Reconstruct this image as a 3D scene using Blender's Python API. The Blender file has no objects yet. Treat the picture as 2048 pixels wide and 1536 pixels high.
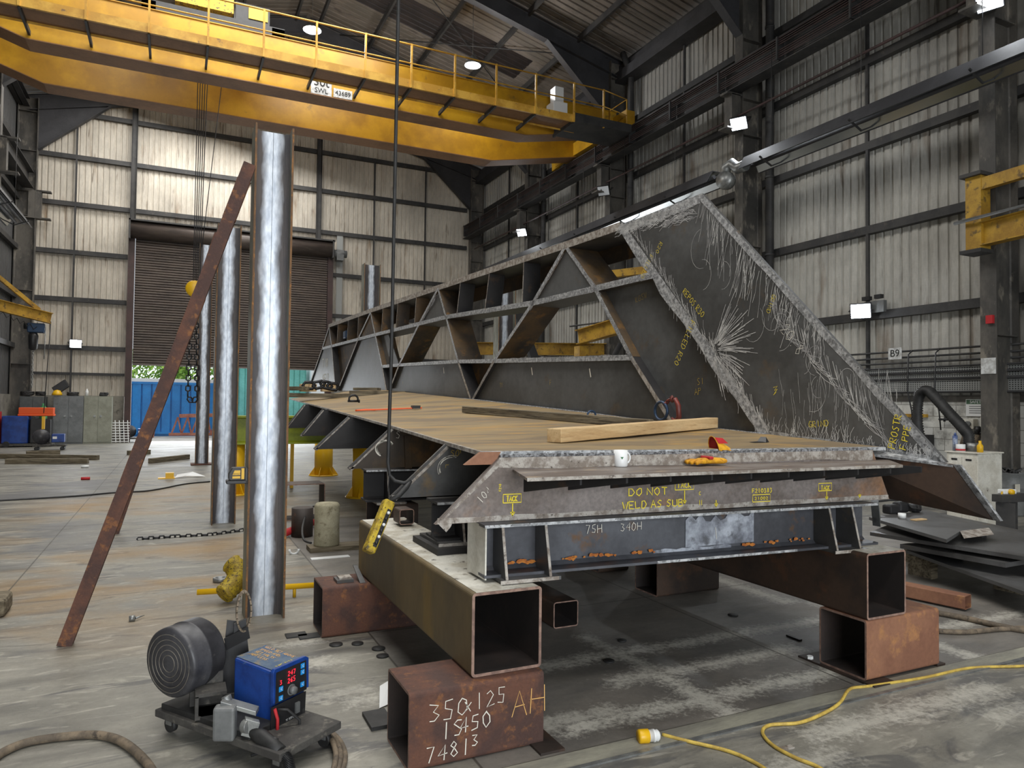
import bpy, math, random
from mathutils import Vector, Matrix, noise as mnoise
random.seed(7)
SC = bpy.context.scene
COL = SC.collection
R = math.radians
# ---------------------------------------------------------------- camera
HC = 1.655
YAW, PITCH, ROLL, FPX = R(25.457), R(1.5902), R(.6346), 1416.1
fwd = Vector((math.sin(YAW)*math.cos(PITCH), math.cos(YAW)*math.cos(PITCH), math.sin(PITCH)))
r0 = Vector((math.cos(YAW), -math.sin(YAW), 0)); u0 = r0.cross(fwd)
rgt = r0*math.cos(ROLL)+u0*math.sin(ROLL); upv = -r0*math.sin(ROLL)+u0*math.cos(ROLL)
cd = bpy.data.cameras.new('camera'); cam = bpy.data.objects.new('camera', cd); COL.objects.link(cam)
cd.sensor_width = 36; cd.lens = FPX/2048*36; cd.clip_end = 300; cd.clip_start = .05
m = Matrix((rgt, upv, -fwd)).transposed().to_4x4(); m.translation = Vector((0, 0, HC)); cam.matrix_world = m
SC.camera = cam
CAMP = Vector((0, 0, HC))
# ---------------------------------------------------------------- view, world, lights
SC.view_settings.view_transform = 'Standard'; SC.view_settings.look = 'None'
SC.view_settings.gamma = 1; SC.view_settings.use_curve_mapping = False
SC.view_settings.exposure = 0.0
wd = bpy.data.worlds.new('world'); SC.world = wd; wd.use_nodes = True
bg = wd.node_tree.nodes['Background']
bg.inputs[0].default_value = (.86, .93, 1, 1); bg.inputs[1].default_value = 1.9
def area(name, loc, rot, sx, sy, e, col=(1, 1, 1)):
    l = bpy.data.lights.new(name, 'AREA'); l.shape = 'RECTANGLE'; l.size = sx; l.size_y = sy; l.energy = e; l.color = col
    o = bpy.data.objects.new(name, l); COL.objects.link(o); o.location = loc; o.rotation_euler = rot; return o
def spot(name, loc, target, e, ang=150, col=(.92, .96, 1), rad=.15):
    l = bpy.data.lights.new(name, 'SPOT'); l.energy = e; l.spot_size = R(ang); l.spot_blend = .6; l.color = col; l.shadow_soft_size = rad
    o = bpy.data.objects.new(name, l); COL.objects.link(o); o.location = loc
    d = Vector(target)-Vector(loc); o.rotation_euler = d.to_track_quat('-Z', 'Y').to_euler(); return o
# added fill: soft panels standing in for high bays, and one behind the camera
for i, y in enumerate((-4, 3, 10, 16.5, 23, 28.5)):
    area('high_bay_fill', (1.2, y, 12.4), (0, R(10), 0), 8, 2.0, 640, (1, .98, .94))  # added panels without fittings, shifted left to brighten the parapet
area('front_fill', (-.2, -10.6, 3.2), (R(90), 0, 0), 9, 5.5, 1350, (.93, .97, 1))  # added soft fill at the unseen front opening
area('back_door_daylight', (2.1, 31.8, 1.5), (R(-90), 0, 0), 7, 2.9, 260, (.95, .98, 1))
# ---------------------------------------------------------------- measuring helpers (points at their true distance)
def _ray(x, y):
    return fwd+rgt*((x-1024)/FPX)-upv*((y-768)/FPX)
def AX(x, y, X): d = _ray(x, y); return CAMP+d*(X/d.x)
def AY(x, y, Y): d = _ray(x, y); return CAMP+d*(Y/d.y)
def AZ(x, y, Z=0.): d = _ray(x, y); return CAMP+d*((Z-HC)/d.z)
def APL(x, y, P, n):
    d = _ray(x, y); P = Vector(P); n = Vector(n); return CAMP+d*((P-CAMP).dot(n)/d.dot(n))
# ---------------------------------------------------------------- naming helpers
def tag(o, label=None, cat=None, group=None, kind=None):
    if label: o['label'] = label
    if cat: o['category'] = cat
    if group: o['group'] = group
    if kind: o['kind'] = kind
    return o
def thing(name, label, cat, loc=(0, 0, 0), rz=0, group=None):
    o = bpy.data.objects.new(name, None); COL.objects.link(o); o.location = loc; o.rotation_euler = (0, 0, rz)
    o.empty_display_size = .1
    return tag(o, label, cat, group)
def kids(o): return [c for c in bpy.data.objects if c.parent == o]
def dup(o, loc=None, rz=None, label=None, parent=None):
    c = o.copy(); COL.objects.link(c)
    if parent is not None: c.parent = parent
    for ch in kids(o): dup(ch, parent=c)
    if loc is not None: c.location = loc
    if rz is not None: c.rotation_euler = (0, 0, rz)
    if label: c['label'] = label
    return c
# ---------------------------------------------------------------- mesh builder
class MB:
    def __init__(s): s.v = []; s.f = []; s.mi = []; s.T = Matrix.Identity(4); s.m = 0; s.sm = []
    def add(s, vs, fs, smooth=False):
        b = len(s.v)
        for v in vs: s.v.append(tuple(s.T @ Vector(v)))
        for f in fs: s.f.append([b+i for i in f]); s.mi.append(s.m); s.sm.append(smooth)
        return s
    def box(s, x0, x1, y0, y1, z0, z1):
        return s.add([(x0,y0,z0),(x1,y0,z0),(x1,y1,z0),(x0,y1,z0),(x0,y0,z1),(x1,y0,z1),(x1,y1,z1),(x0,y1,z1)],
                     [(0,3,2,1),(4,5,6,7),(0,1,5,4),(1,2,6,5),(2,3,7,6),(3,0,4,7)])
    def obox(s, c, ax, ay, az):   # oriented box: centre and three half vectors
        c = Vector(c); ax = Vector(ax); ay = Vector(ay); az = Vector(az)
        vs = [c+ax*i+ay*j+az*k for k in (-1, 1) for (i, j) in ((-1,-1),(1,-1),(1,1),(-1,1))]
        return s.add(vs, [(0,3,2,1),(4,5,6,7),(0,1,5,4),(1,2,6,5),(2,3,7,6),(3,0,4,7)])
    def prism(s, poly, ext):      # planar polygon pushed along ext
        n = len(poly); ext = Vector(ext); vs = [Vector(p) for p in poly]+[Vector(p)+ext for p in poly]
        nn = Vector((0, 0, 0))
        for i in range(n): nn += Vector(poly[i]).cross(Vector(poly[(i+1) % n]))
        fl = nn.dot(ext) > 0
        fs = [list(range(n)), list(range(2*n-1, n-1, -1))]+[(i, i+n, (i+1) % n+n, (i+1) % n) for i in range(n)]
        if fl: fs = [list(reversed(f)) for f in fs]
        return s.add(vs, fs)
    def sweep(s, prof, p0, p1, up=(0, 0, 1), closed=True, caps=True, smooth=False):
        p0 = Vector(p0); p1 = Vector(p1); d = (p1-p0).normalized(); up = Vector(up)
        sx = d.cross(up).normalized(); sy = sx.cross(d).normalized(); n = len(prof)
        vs = [p0+sx*a+sy*b for a, b in prof]+[p1+sx*a+sy*b for a, b in prof]
        fs = [(i, (i+1) % n, (i+1) % n+n, i+n) for i in range(n if closed else n-1)]
        if caps and closed: fs += [list(range(n-1, -1, -1)), list(range(n, 2*n))]
        return s.add(vs, fs, smooth)
    def bar(s, p0, p1, w, h, up=(0, 0, 1)):
        return s.sweep([(-w/2,-h/2),(w/2,-h/2),(w/2,h/2),(-w/2,h/2)], p0, p1, up)
    def ibeam(s, p0, p1, w, h, tf=.016, tw=.01, up=(0, 0, 1)):
        a, b, t, q = w/2, h/2, tf, tw/2
        r = min(.02, a*.2)
        pr = [(-a,-b),(a,-b),(a,-b+t),(q+r,-b+t),(q,-b+t+r),(q,b-t-r),(q+r,b-t),(a,b-t),(a,b),(-a,b),(-a,b-t),(-q-r,b-t),(-q,b-t-r),(-q,-b+t+r),(-q-r,-b+t),(-a,-b+t)]
        return s.sweep(pr, p0, p1, up)
    def channel(s, p0, p1, w, h, t=.012, up=(0, 0, 1)):
        a, b = w/2, h/2
        return s.sweep([(-a,-b),(a,-b),(a,-b+t),(-a+t,-b+t),(-a+t,b-t),(a,b-t),(a,b),(-a,b)], p0, p1, up)
    def angle(s, p0, p1, w, t=.008, up=(0, 0, 1)):
        return s.sweep([(0,0),(w,0),(w,t),(t,t),(t,w),(0,w)], p0, p1, up)
    def hollow(s, p0, p1, w, h, t=.0125, r=.03, up=(0, 0, 1), seg=4):
        def ring(a, b, rr):
            o = []
            for cx, cy, st in ((a-rr, b-rr, 0), (-a+rr, b-rr, 90), (-a+rr, -b+rr, 180), (a-rr, -b+rr, 270)):
                for k in range(seg+1):
                    q = R(st+90*k/seg); o.append((cx+rr*math.cos(q), cy+rr*math.sin(q)))
            return o
        o = ring(w/2, h/2, r); i = ring(w/2-t, h/2-t, max(.002, r-t)); n = len(o)
        p0 = Vector(p0); p1 = Vector(p1); d = (p1-p0).normalized(); up = Vector(up)
        sx = d.cross(up).normalized(); sy = sx.cross(d).normalized()
        vs = [p+sx*a+sy*b for p in (p0, p1) for rg in (o, i) for a, b in rg]
        fs = []
        for k in range(n):
            j = (k+1) % n
            fs += [(k, j, 2*n+j, 2*n+k), (n+j, n+k, 3*n+k, 3*n+j), (j, k, n+k, n+j), (2*n+k, 2*n+j, 3*n+j, 3*n+k)]
        return s.add(vs, fs)
    def tube(s, path, r, seg=8, caps=True, closed=False, smooth=True):
        P = [Vector(p) for p in path]; n = len(P); vs = []; up = None
        rr = r if isinstance(r, (list, tuple)) else [r]*n
        for i, p in enumerate(P):
            if closed: d = (P[(i+1) % n]-P[i-1]).normalized()
            else: d = (P[min(i+1, n-1)]-P[max(i-1, 0)]).normalized()
            if up is None:
                up = Vector((0, 0, 1)) if abs(d.z) < .9 else Vector((1, 0, 0))
                sx = d.cross(up).normalized()
            sx = (sx-d*sx.dot(d)).normalized(); sy = sx.cross(d)
            for k in range(seg):
                q = 2*math.pi*k/seg; vs.append(p+sx*(rr[i]*math.cos(q))+sy*(rr[i]*math.sin(q)))
        fs = []
        for i in range(n if closed else n-1):
            j = (i+1) % n
            for k in range(seg):
                l = (k+1) % seg; fs.append((i*seg+k, i*seg+l, j*seg+l, j*seg+k))
        s.add(vs, fs, smooth)
        if caps and not closed:
            b = len(s.v)-len(vs)
            s.f += [[b+k for k in range(seg-1, -1, -1)], [b+(n-1)*seg+k for k in range(seg)]]; s.mi += [s.m]*2; s.sm += [False]*2
        return s
    def cyl(s, p0, p1, r, seg=16, r2=None, smooth=True): return s.tube([p0, p1], [r, r if r2 is None else r2], seg, smooth=smooth)
    def lathe(s, prof, c=(0, 0, 0), axis=(0, 0, 1), seg=24, smooth=True):  # prof: (radius, height)
        c = Vector(c); ax = Vector(axis).normalized()
        q = Vector((0, 0, 1)).rotation_difference(ax); n = len(prof); vs = []; fs = []
        for k in range(seg):
            a = 2*math.pi*k/seg
            for (rd, h) in prof: vs.append(c+q @ Vector((rd*math.cos(a), rd*math.sin(a), h)))
        for k in range(seg):
            l = (k+1) % seg
            for i in range(n-1): fs.append((k*n+i, l*n+i, l*n+i+1, k*n+i+1))
        s.add(vs, fs, smooth)
        for i, rev in ((0, True), (n-1, False)):
            if prof[i][0] > 1e-5:
                b = len(s.v)-len(vs); f = [b+k*n+i for k in range(seg)]
                s.f.append(f[::-1] if rev else f); s.mi.append(s.m); s.sm.append(False)
        return s
    def ribbon(s, pts, w, nrm, h=.0015):  # a thin raised stroke on a surface
        nrm = Vector(nrm).normalized(); P = [Vector(p)+nrm*h for p in pts]; vs = []
        for i, p in enumerate(P):
            d = (P[min(i+1, len(P)-1)]-P[max(i-1, 0)])
            if d.length < 1e-7: d = Vector((1, 0, 0))
            sd = nrm.cross(d.normalized())*(w/2); vs += [p+sd, p-sd]
        return s.add(vs, [(2*i, 2*i+1, 2*i+3, 2*i+2) for i in range(len(P)-1)])
    def build(s, name, mats, parent=None, bevel=0, fix=True):
        me = bpy.data.meshes.new(name); me.from_pydata(s.v, [], s.f)
        if not isinstance(mats, (list, tuple)): mats = [mats]
        for q in mats: me.materials.append(q)
        me.polygons.foreach_set('material_index', s.mi); me.polygons.foreach_set('use_smooth', s.sm); me.update()
        o = bpy.data.objects.new(name, me); COL.objects.link(o)
        if parent is not None: o.parent = parent
        if bevel:
            b = o.modifiers.new('bevel', 'BEVEL'); b.width = bevel; b.segments = 2; b.limit_method = 'ANGLE'
        return o
def struct(o): o['kind'] = 'structure'; return o
def local(root, mb):   # express world-space vertices in the frame of an empty
    inv = Matrix.Translation(root.location) @ root.rotation_euler.to_matrix().to_4x4(); inv = inv.inverted()
    mb.v = [tuple(inv @ Vector(v)) for v in mb.v]; return mb
# ---------------------------------------------------------------- hand lettering: single stroke alphabet
G = {
'A':[[(0,0),(.5,1),(1,0)],[(.2,.4),(.8,.4)]],'B':[[(0,0),(0,1),(.7,.95),(.75,.6),(0,.52),(.85,.45),(.85,.05),(0,0)]],
'C':[[(.95,.85),(.5,1),(.05,.6),(.1,.2),(.5,0),(.95,.15)]],'D':[[(0,0),(0,1),(.6,.95),(1,.5),(.6,.05),(0,0)]],
'E':[[(.9,1),(0,1),(0,0),(.9,0)],[(0,.5),(.7,.5)]],'F':[[(.9,1),(0,1),(0,0)],[(0,.5),(.7,.5)]],
'G':[[(.95,.85),(.5,1),(.05,.6),(.1,.2),(.5,0),(.95,.15),(.95,.45),(.6,.45)]],'H':[[(0,0),(0,1)],[(1,0),(1,1)],[(0,.5),(1,.5)]],
'I':[[(.5,0),(.5,1)]],'J':[[(.8,1),(.8,.2),(.5,0),(.1,.2)]],'K':[[(0,0),(0,1)],[(.9,1),(0,.45),(.9,0)]],'L':[[(0,1),(0,0),(.9,0)]],
'M':[[(0,0),(.05,1),(.5,.4),(.95,1),(1,0)]],'N':[[(0,0),(0,1),(1,0),(1,1)]],'O':[[(.5,1),(.05,.65),(.1,.2),(.5,0),(.95,.35),(.85,.85),(.5,1)]],
'P':[[(0,0),(0,1),(.8,.95),(.85,.6),(0,.5)]],'Q':[[(.5,1),(.05,.65),(.1,.2),(.5,0),(.95,.35),(.85,.85),(.5,1)],[(.6,.3),(1,-.05)]],
'R':[[(0,0),(0,1),(.8,.95),(.8,.6),(0,.5),(.9,0)]],'S':[[(.9,.9),(.45,1),(.1,.75),(.8,.35),(.6,.02),(.05,.1)]],'T':[[(0,1),(1,1)],[(.5,1),(.5,0)]],
'U':[[(0,1),(.05,.2),(.5,0),(.95,.2),(1,1)]],'V':[[(0,1),(.5,0),(1,1)]],'W':[[(0,1),(.25,0),(.5,.7),(.75,0),(1,1)]],'X':[[(0,0),(1,1)],[(0,1),(1,0)]],
'Y':[[(0,1),(.5,.5),(1,1)],[(.5,.5),(.5,0)]],'Z':[[(0,1),(1,1),(0,0),(1,0)]],
'0':[[(.5,1),(.1,.7),(.1,.25),(.5,0),(.9,.3),(.9,.75),(.5,1)]],'1':[[(.5,0),(.5,1)]],'2':[[(.05,.8),(.5,1),(.9,.7),(.05,0),(.95,0)]],
'3':[[(.1,.95),(.8,.85),(.4,.55),(.9,.3),(.5,0),(.05,.1)]],'4':[[(.7,0),(.75,1),(.05,.35),(1,.4)]],'5':[[(.9,1),(.2,1),(.15,.6),(.8,.5),(.7,.05),(.05,.05)]],
'6':[[(.8,1),(.2,.5),(.2,.1),(.7,0),(.85,.35),(.2,.45)]],'7':[[(.05,.95),(.9,1),(.35,0)]],'8':[[(.5,.55),(.15,.8),(.5,1),(.8,.8),(.15,.25),(.5,0),(.9,.25),(.5,.55)]],
'9':[[(.8,.6),(.2,.6),(.3,1),(.8,.9),(.7,0)]],'.':[[(.4,0),(.5,.08)]],'!':[[(.5,1),(.5,.3)],[(.5,.05),(.5,0)]],'-':[[(.1,.5),(.9,.5)]],'/':[[(0,0),(.8,1)]],' ':[],
'x':[[(.1,0),(.8,.6)],[(.1,.6),(.8,0)]],'t':[[(.4,0),(.4,.9)],[(.1,.6),(.8,.6)]]}
def write(mb, text, o, ex, ey, h, w=.009, jit=.06, asp=.62, gap=.3):
    """letters of height h from point o along ex, up ey; strokes of width w"""
    o = Vector(o); ex = Vector(ex).normalized(); ey = Vector(ey).normalized(); n = ex.cross(ey); x = 0
    rs = random.Random(len(text)*7+ord(text[0]))
    for ch in text:
        if ch == '\n': x = 0; o = o-ey*h*1.5; continue
        for st in G.get(ch, []):
            pts = [o+ex*(x+(a+rs.uniform(-jit, jit))*h*asp)+ey*((b+rs.uniform(-jit, jit))*h) for a, b in st]
            mb.ribbon(pts, w, n)
        x += h*asp*(1+gap) if ch != ' ' else h*.5
    return x
def rect_strokes(mb, o, ex, ey, w, h, t=.008):
    o = Vector(o); ex = Vector(ex).normalized(); ey = Vector(ey).normalized(); n = ex.cross(ey)
    mb.ribbon([o, o+ex*w, o+ex*w+ey*h, o+ey*h, o], t, n)
def arrow(mb, o, d, n, L, t=.008, hd=.035):
    o = Vector(o); d = Vector(d).normalized(); n = Vector(n).normalized(); s_ = n.cross(d)
    e = o+d*L; mb.ribbon([o, e], t, n); mb.ribbon([e-d*hd+s_*hd*.6, e, e-d*hd-s_*hd*.6, e-d*hd+s_*hd*.6], t, n)
def text_obj(name, txt, loc, ex, ey, size, mat_, parent=None, depth=.001):
    c = bpy.data.curves.new(name, 'FONT'); c.body = txt; c.size = size; c.extrude = depth; c.align_x = 'CENTER'; c.align_y = 'CENTER'
    c.materials.append(mat_); o = bpy.data.objects.new(name, c); COL.objects.link(o)
    ex = Vector(ex).normalized(); ey = Vector(ey).normalized(); ez = ex.cross(ey)
    M = Matrix((ex, ey, ez)).transposed().to_4x4(); M.translation = Vector(loc); o.matrix_world = M
    W_ = o.matrix_world.copy(); me = bpy.data.meshes.new_from_object(o); bpy.data.objects.remove(o); o = bpy.data.objects.new(name, me); COL.objects.link(o); o.matrix_world = W_
    if parent is not None:
        o.parent = parent
        o.matrix_parent_inverse = (Matrix.Translation(parent.location) @ parent.rotation_euler.to_matrix().to_4x4()).inverted()
    return o
# ---------------------------------------------------------------- materials
def lin(c):
    return tuple(((x/255)/12.92 if x/255 <= .04045 else ((x/255+.055)/1.055)**2.4) for x in c)+(1,)
class NT:
    def __init__(s, name):
        s.mat = bpy.data.materials.new(name); s.mat.use_nodes = True; s.t = s.mat.node_tree; s.b = s.t.nodes['Principled BSDF']
        s.co = s.t.nodes.new('ShaderNodeTexCoord'); s.geo = None
    def n(s, ty, ins=None, **kw):
        q = s.t.nodes.new(ty)
        for k, v in kw.items(): setattr(q, k, v)
        for k, v in (ins or {}).items():
            if hasattr(v, 'is_output') or isinstance(v, bpy.types.NodeSocket): s.t.links.new(v, q.inputs[k])
            else: q.inputs[k].default_value = v
        return q
    def m(s, op, a, b=0., c=0.): return s.n('ShaderNodeMath', {0: a, 1: b, 2: c}, operation=op).outputs[0]
    def pos(s):
        if s.geo is None: s.geo = s.n('ShaderNodeNewGeometry')
        return s.geo.outputs['Position']
    def vec(s, src=None, scale=(1, 1, 1), rot=(0, 0, 0)):
        return s.n('ShaderNodeMapping', {0: src if src is not None else s.co.outputs['Object'], 3: scale, 2: rot}).outputs[0]
    def noise(s, v, sc=3, det=5, rough=.6, dist=0): return s.n('ShaderNodeTexNoise', {'Vector': v, 'Scale': sc, 'Detail': det, 'Roughness': rough, 'Distortion': dist}).outputs[0]
    def mr(s, v, a, b, c=0., d=1.): return s.n('ShaderNodeMapRange', {0: v, 1: a, 2: b, 3: c, 4: d}).outputs[0]
    def mix(s, f, a, b): return s.n('ShaderNodeMixRGB', {0: f, 1: a, 2: b}).outputs[0]
    def out(s, k, v):
        if isinstance(v, bpy.types.NodeSocket): s.t.links.new(v, s.b.inputs[k])
        else: s.b.inputs[k].default_value = v
    def bump(s, h, st=.3, dist=.01):
        q = s.n('ShaderNodeBump', {'Height': h, 'Strength': st, 'Distance': dist}); s.t.links.new(q.outputs[0], s.b.inputs['Normal'])
def mat(name, c1, c2=None, c3=None, sc=3., rough=.6, metal=0., bump=0., st=(1, 1, 1), th=(.42, .58), th3=(.56, .66), sc3=None, r2=None, fine=.12, world=False, m3=None, r3=None):
    """base colour c1, patches of c2, spots of c3, a fine grain; all in the thing's own coordinates"""
    t = NT(name); v = t.vec(t.pos() if world else None, st); c = lin(c1); n1 = t.noise(v, sc)
    if c2: f = t.mr(n1, *th); c = t.mix(f, c, lin(c2))
    n3 = None
    if c3:
        v3 = t.vec(t.pos() if world else None, st, (.4, .7, .3)); n3 = t.noise(v3, sc3 or sc*2.3, 6, .65); f3 = t.mr(n3, *th3); c = t.mix(f3, c, lin(c3))
    fn = t.noise(v, sc*14, 3, .6)
    if fine: c = t.n('ShaderNodeHueSaturation', {'Value': t.mr(fn, .25, .75, 1-fine, 1+fine), 'Color': c}).outputs[0]
    t.out('Base Color', c); t.out('Metallic', metal)
    t.out('Roughness', t.mr(n1, .3, .7, rough, r2) if r2 else rough)
    if c3 and m3 is not None: t.out('Metallic', t.mr(f3, 0, 1, metal, m3))
    if c3 and r3 is not None: t.out('Roughness', t.mr(f3, 0, 1, rough, r3))
    if bump: t.bump(fn, bump)
    return t.mat
def plain(name, c, rough=.5, metal=0., emit=0, ec=None, alpha=None, trans=0):
    t = NT(name); t.out('Base Color', lin(c)); t.out('Roughness', rough); t.out('Metallic', metal)
    if emit: t.out('Emission Color', lin(ec or c)); t.out('Emission Strength', emit)
    if trans: t.out('Transmission Weight', trans)
    return t.mat
M = {}
M['steel_dark'] = mat('painted_steel_dark', (58,57,56), (44,44,45), (84,78,70), sc=2.2, rough=.6, bump=.1, th3=(.6,.75))
M['steel_col'] = mat('dusty_column_steel', (92,88,82), (66,64,61), (120,114,104), sc=1.6, rough=.65, st=(1,1,.5), bump=.1)
M['rafter'] = mat('rafter_steel', (62,62,65), (52,52,55), sc=1.5, rough=.6)
M['roof'] = mat('roof_sheet', (116,108,100), (98,92,84), (80,74,68), sc=1.3, rough=.8, st=(.25,1,1))
M['rooflight'] = mat('dirty_rooflight', (44,36,34), (34,28,27), sc=2, rough=.5)
M['mill'] = mat('mill_scale_plate', (88,88,88), (68,67,66), (104,88,66), sc=1.6, rough=.48, metal=.15, bump=.06, th3=(.6,.72), r2=.38)
M['mill_blue'] = mat('mill_scale_blueish', (92,94,100), (74,75,80), (110,84,62), sc=2.0, rough=.48, metal=.4, bump=.05, th3=(.6,.7))
M['parapet'] = mat('parapet_plate', (98,99,99), (78,78,77), (100,86,70), sc=1.1, rough=.42, metal=.2, bump=.05, th3=(.6,.75), r2=.36)
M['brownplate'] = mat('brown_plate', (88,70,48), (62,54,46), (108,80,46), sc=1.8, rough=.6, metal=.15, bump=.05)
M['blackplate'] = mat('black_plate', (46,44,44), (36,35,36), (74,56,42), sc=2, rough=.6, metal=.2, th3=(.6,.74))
M['deck'] = mat('rusty_deck_plate', (144,124,88), (118,102,78), (164,130,72), sc=1.6, rough=.62, metal=.05, bump=.05, st=(.45,1.4,1), th3=(.52,.66), fine=.08)
M['rust'] = mat('dark_rust', (98,64,50), (74,52,46), (134,88,52), sc=5, rough=.8, bump=.25, th3=(.56,.68))
M['rust_lt'] = mat('orange_brown_rust', (142,100,76), (126,86,66), (166,118,76), sc=2.5, rough=.75, bump=.1)
M['rust_olive'] = mat('olive_brown_rust', (112,96,66), (92,82,62), (126,104,58), sc=2.2, rough=.6, metal=.15, st=(2,.5,.25), bump=.05)
M['rust_deep'] = mat('deep_brown_steel', (72,56,46), (52,44,40), (88,62,46), sc=2.5, rough=.6, metal=.1)
M['inside'] = mat('tube_inside', (52,42,38), (40,34,32), sc=3, rough=.8)
M['cut'] = mat('cut_edge', (150,122,108), (118,94,84), sc=20, rough=.7, bump=.2)
M['whiteprimer'] = mat('white_overspray', (206,204,194), (176,170,154), (96,88,78), sc=6, rough=.6, th3=(.6,.68))
M['bright'] = mat('ground_bright_steel', (196,198,200), (130,132,134), (90,90,90), sc=26, rough=.36, metal=.3, th=(.4,.6), th3=(.55,.65), bump=.3, fine=.25)
M['bright2'] = mat('wire_brushed_edge', (176,170,162), (128,118,108), (84,74,66), sc=18, rough=.5, metal=.15, th3=(.58,.68), bump=.3, fine=.25)
M['weld'] = mat('weld_bead', (170,172,176), (90,90,92), sc=60, rough=.38, metal=.3, bump=.6)
M['crane'] = mat('crane_yellow', (192,146,28), (166,122,24), (116,92,40), sc=.9, rough=.42, th3=(.64,.76), fine=.05, bump=.03)
M['crane_pale'] = mat('crane_walkway_yellow', (214,168,70), (188,140,50), (120,92,60), sc=2.5, rough=.5, th3=(.62,.7), fine=.06)
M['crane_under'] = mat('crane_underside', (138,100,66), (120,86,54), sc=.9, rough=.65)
M['yellow'] = plain('bright_yellow_paint', (224,176,24), .4)
M['jib'] = mat('jib_yellow', (178,140,46), (150,114,38), (96,76,40), sc=3, rough=.5)
M['lime'] = mat('lime_green_beam', (150,160,20), (130,142,20), sc=2, rough=.45)
M['black'] = mat('black_plastic', (36,36,38), (28,28,30), sc=8, rough=.45)
M['rubber'] = mat('rubber', (44,44,44), (32,32,32), sc=10, rough=.6)
M['grey'] = mat('grey_paint', (110,112,112), (92,94,94), (70,72,72), sc=3, rough=.5, th3=(.62,.7))
M['cab_dark'] = mat('dark_grey_cabinet', (86,90,90), (72,76,77), (112,114,112), sc=2.5, rough=.5, th3=(.66,.72))
M['cab_mid'] = mat('mid_grey_cabinet', (116,120,122), (100,104,106), (80,82,84), sc=2.5, rough=.5, th3=(.62,.7))
M['cab_green'] = mat('pale_green_cabinet', (148,150,136), (132,134,120), (110,108,96), sc=2.5, rough=.5, th3=(.64,.72))
M['white'] = plain('white', (226,228,228), .4)
M['offwhite'] = mat('offwhite_painted_metal', (216,214,204), (196,192,180), (120,112,100), sc=4, rough=.5, th3=(.64,.7))
M['blue'] = mat('blue_painted_case', (26,66,142), (20,52,120), (70,90,120), sc=6, rough=.38, th3=(.66,.72))
M['bluetop'] = mat('dusty_blue_top', (92,108,124), (66,88,116), (120,112,98), sc=8, rough=.7, th3=(.55,.65))
M['reel'] = mat('dusty_black_reel', (66,66,70), (50,50,54), (100,98,96), sc=7, rough=.42, th3=(.62,.72))
M['trolley'] = mat('dusty_trolley', (78,76,72), (60,58,56), (104,100,92), sc=7, rough=.8)
M['sling'] = mat('webbing_sling', (134,120,104), (112,100,84), sc=40, rough=.9)
M['wood'] = mat('sawn_pale_timber', (206,178,134), (188,156,112), (150,118,78), sc=3, rough=.75, st=(.5,6,6), th3=(.6,.7), bump=.1)
M['woodold'] = mat('weathered_timber', (128,118,98), (98,88,70), (68,60,48), sc=3, rough=.85, st=(.5,7,7), th3=(.5,.62), bump=.25)
M['concblock'] = mat('concrete_cylinder', (168,162,138), (146,140,116), (120,112,90), sc=5, rough=.9, bump=.3)
M['glove'] = mat('yellow_leather', (222,164,28), (196,136,26), (150,98,30), sc=14, rough=.8, bump=.3)
M['red'] = plain('red_leather', (176,34,40), .7)
M['orange'] = plain('orange_strap', (226,88,30), .6)
M['cable_y'] = mat('yellow_cable', (206,178,84), (178,150,72), sc=16, rough=.55)
M['hose_b'] = mat('dusty_brown_hose', (122,108,90), (92,82,70), (70,62,54), sc=12, rough=.8)
M['chalk_y'] = plain('yellow_paint_marker', (236,214,60), .8)
M['chalk_yd'] = plain('faded_yellow_marker', (186,158,60), .85)
M['chalk_w'] = plain('white_chalk', (228,224,212), .9)
M['chalk_o'] = plain('orange_chalk', (226,178,108), .9)
M['ink'] = plain('black_lettering', (18,18,18), .7)
M['signgrey'] = mat('scuffed_sign', (206,208,208), (170,170,168), sc=14, rough=.5)
M['led'] = plain('led_red', (255,40,50), .5, emit=2.4, ec=(255, 40, 60))
M['btn'] = plain('button_blue', (40,150,226), .4)
M['lamp'] = plain('lamp_glass_lit', (255,255,255), .3, emit=28, ec=(240,247,255))
M['lampdim'] = plain('lamp_glass_unlit', (236,240,244), .3)
M['galv'] = mat('galvanised', (150,152,150), (124,126,126), sc=10, rough=.4, metal=.6)
M['chrome'] = plain('polished_reflector', (190,194,196), .18, 1.)
M['chain'] = mat('chain_steel', (50,50,52), (36,36,38), sc=20, rough=.45, metal=.6)
M['shutter'] = mat('shutter_brown', (92,82,76), (78,70,66), (100,92,82), sc=1.2, rough=.45, metal=.2, st=(1,1,6))
M['door_frame'] = mat('door_frame_maroon', (70,50,48), (58,44,42), sc=2, rough=.6)
M['green'] = plain('gas_bottle_green', (70,150,90), .4)
M['cont'] = mat('container_blue', (30,132,206), (24,118,190), sc=1.5, rough=.4)
M['leaf'] = mat('leaves', (150,180,66), (96,140,50), (200,214,120), sc=5, rough=.7)
M['teal'] = mat('teal_cladding', (120,196,186), (106,180,170), sc=1, rough=.5)
M['pinkrust'] = mat('pinkish_rusty_steel', (190,130,110), (160,104,88), sc=3, rough=.8)  # pinkish rust tone for the steel stacked in the yard
M['yard'] = mat('yard_concrete', (190,186,178), (170,164,156), sc=1.5, rough=.9)
M['blockwall'] = mat('concrete_panel', (136,132,122), (116,112,104), (96,92,84), sc=2, rough=.9, bump=.2)

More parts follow.
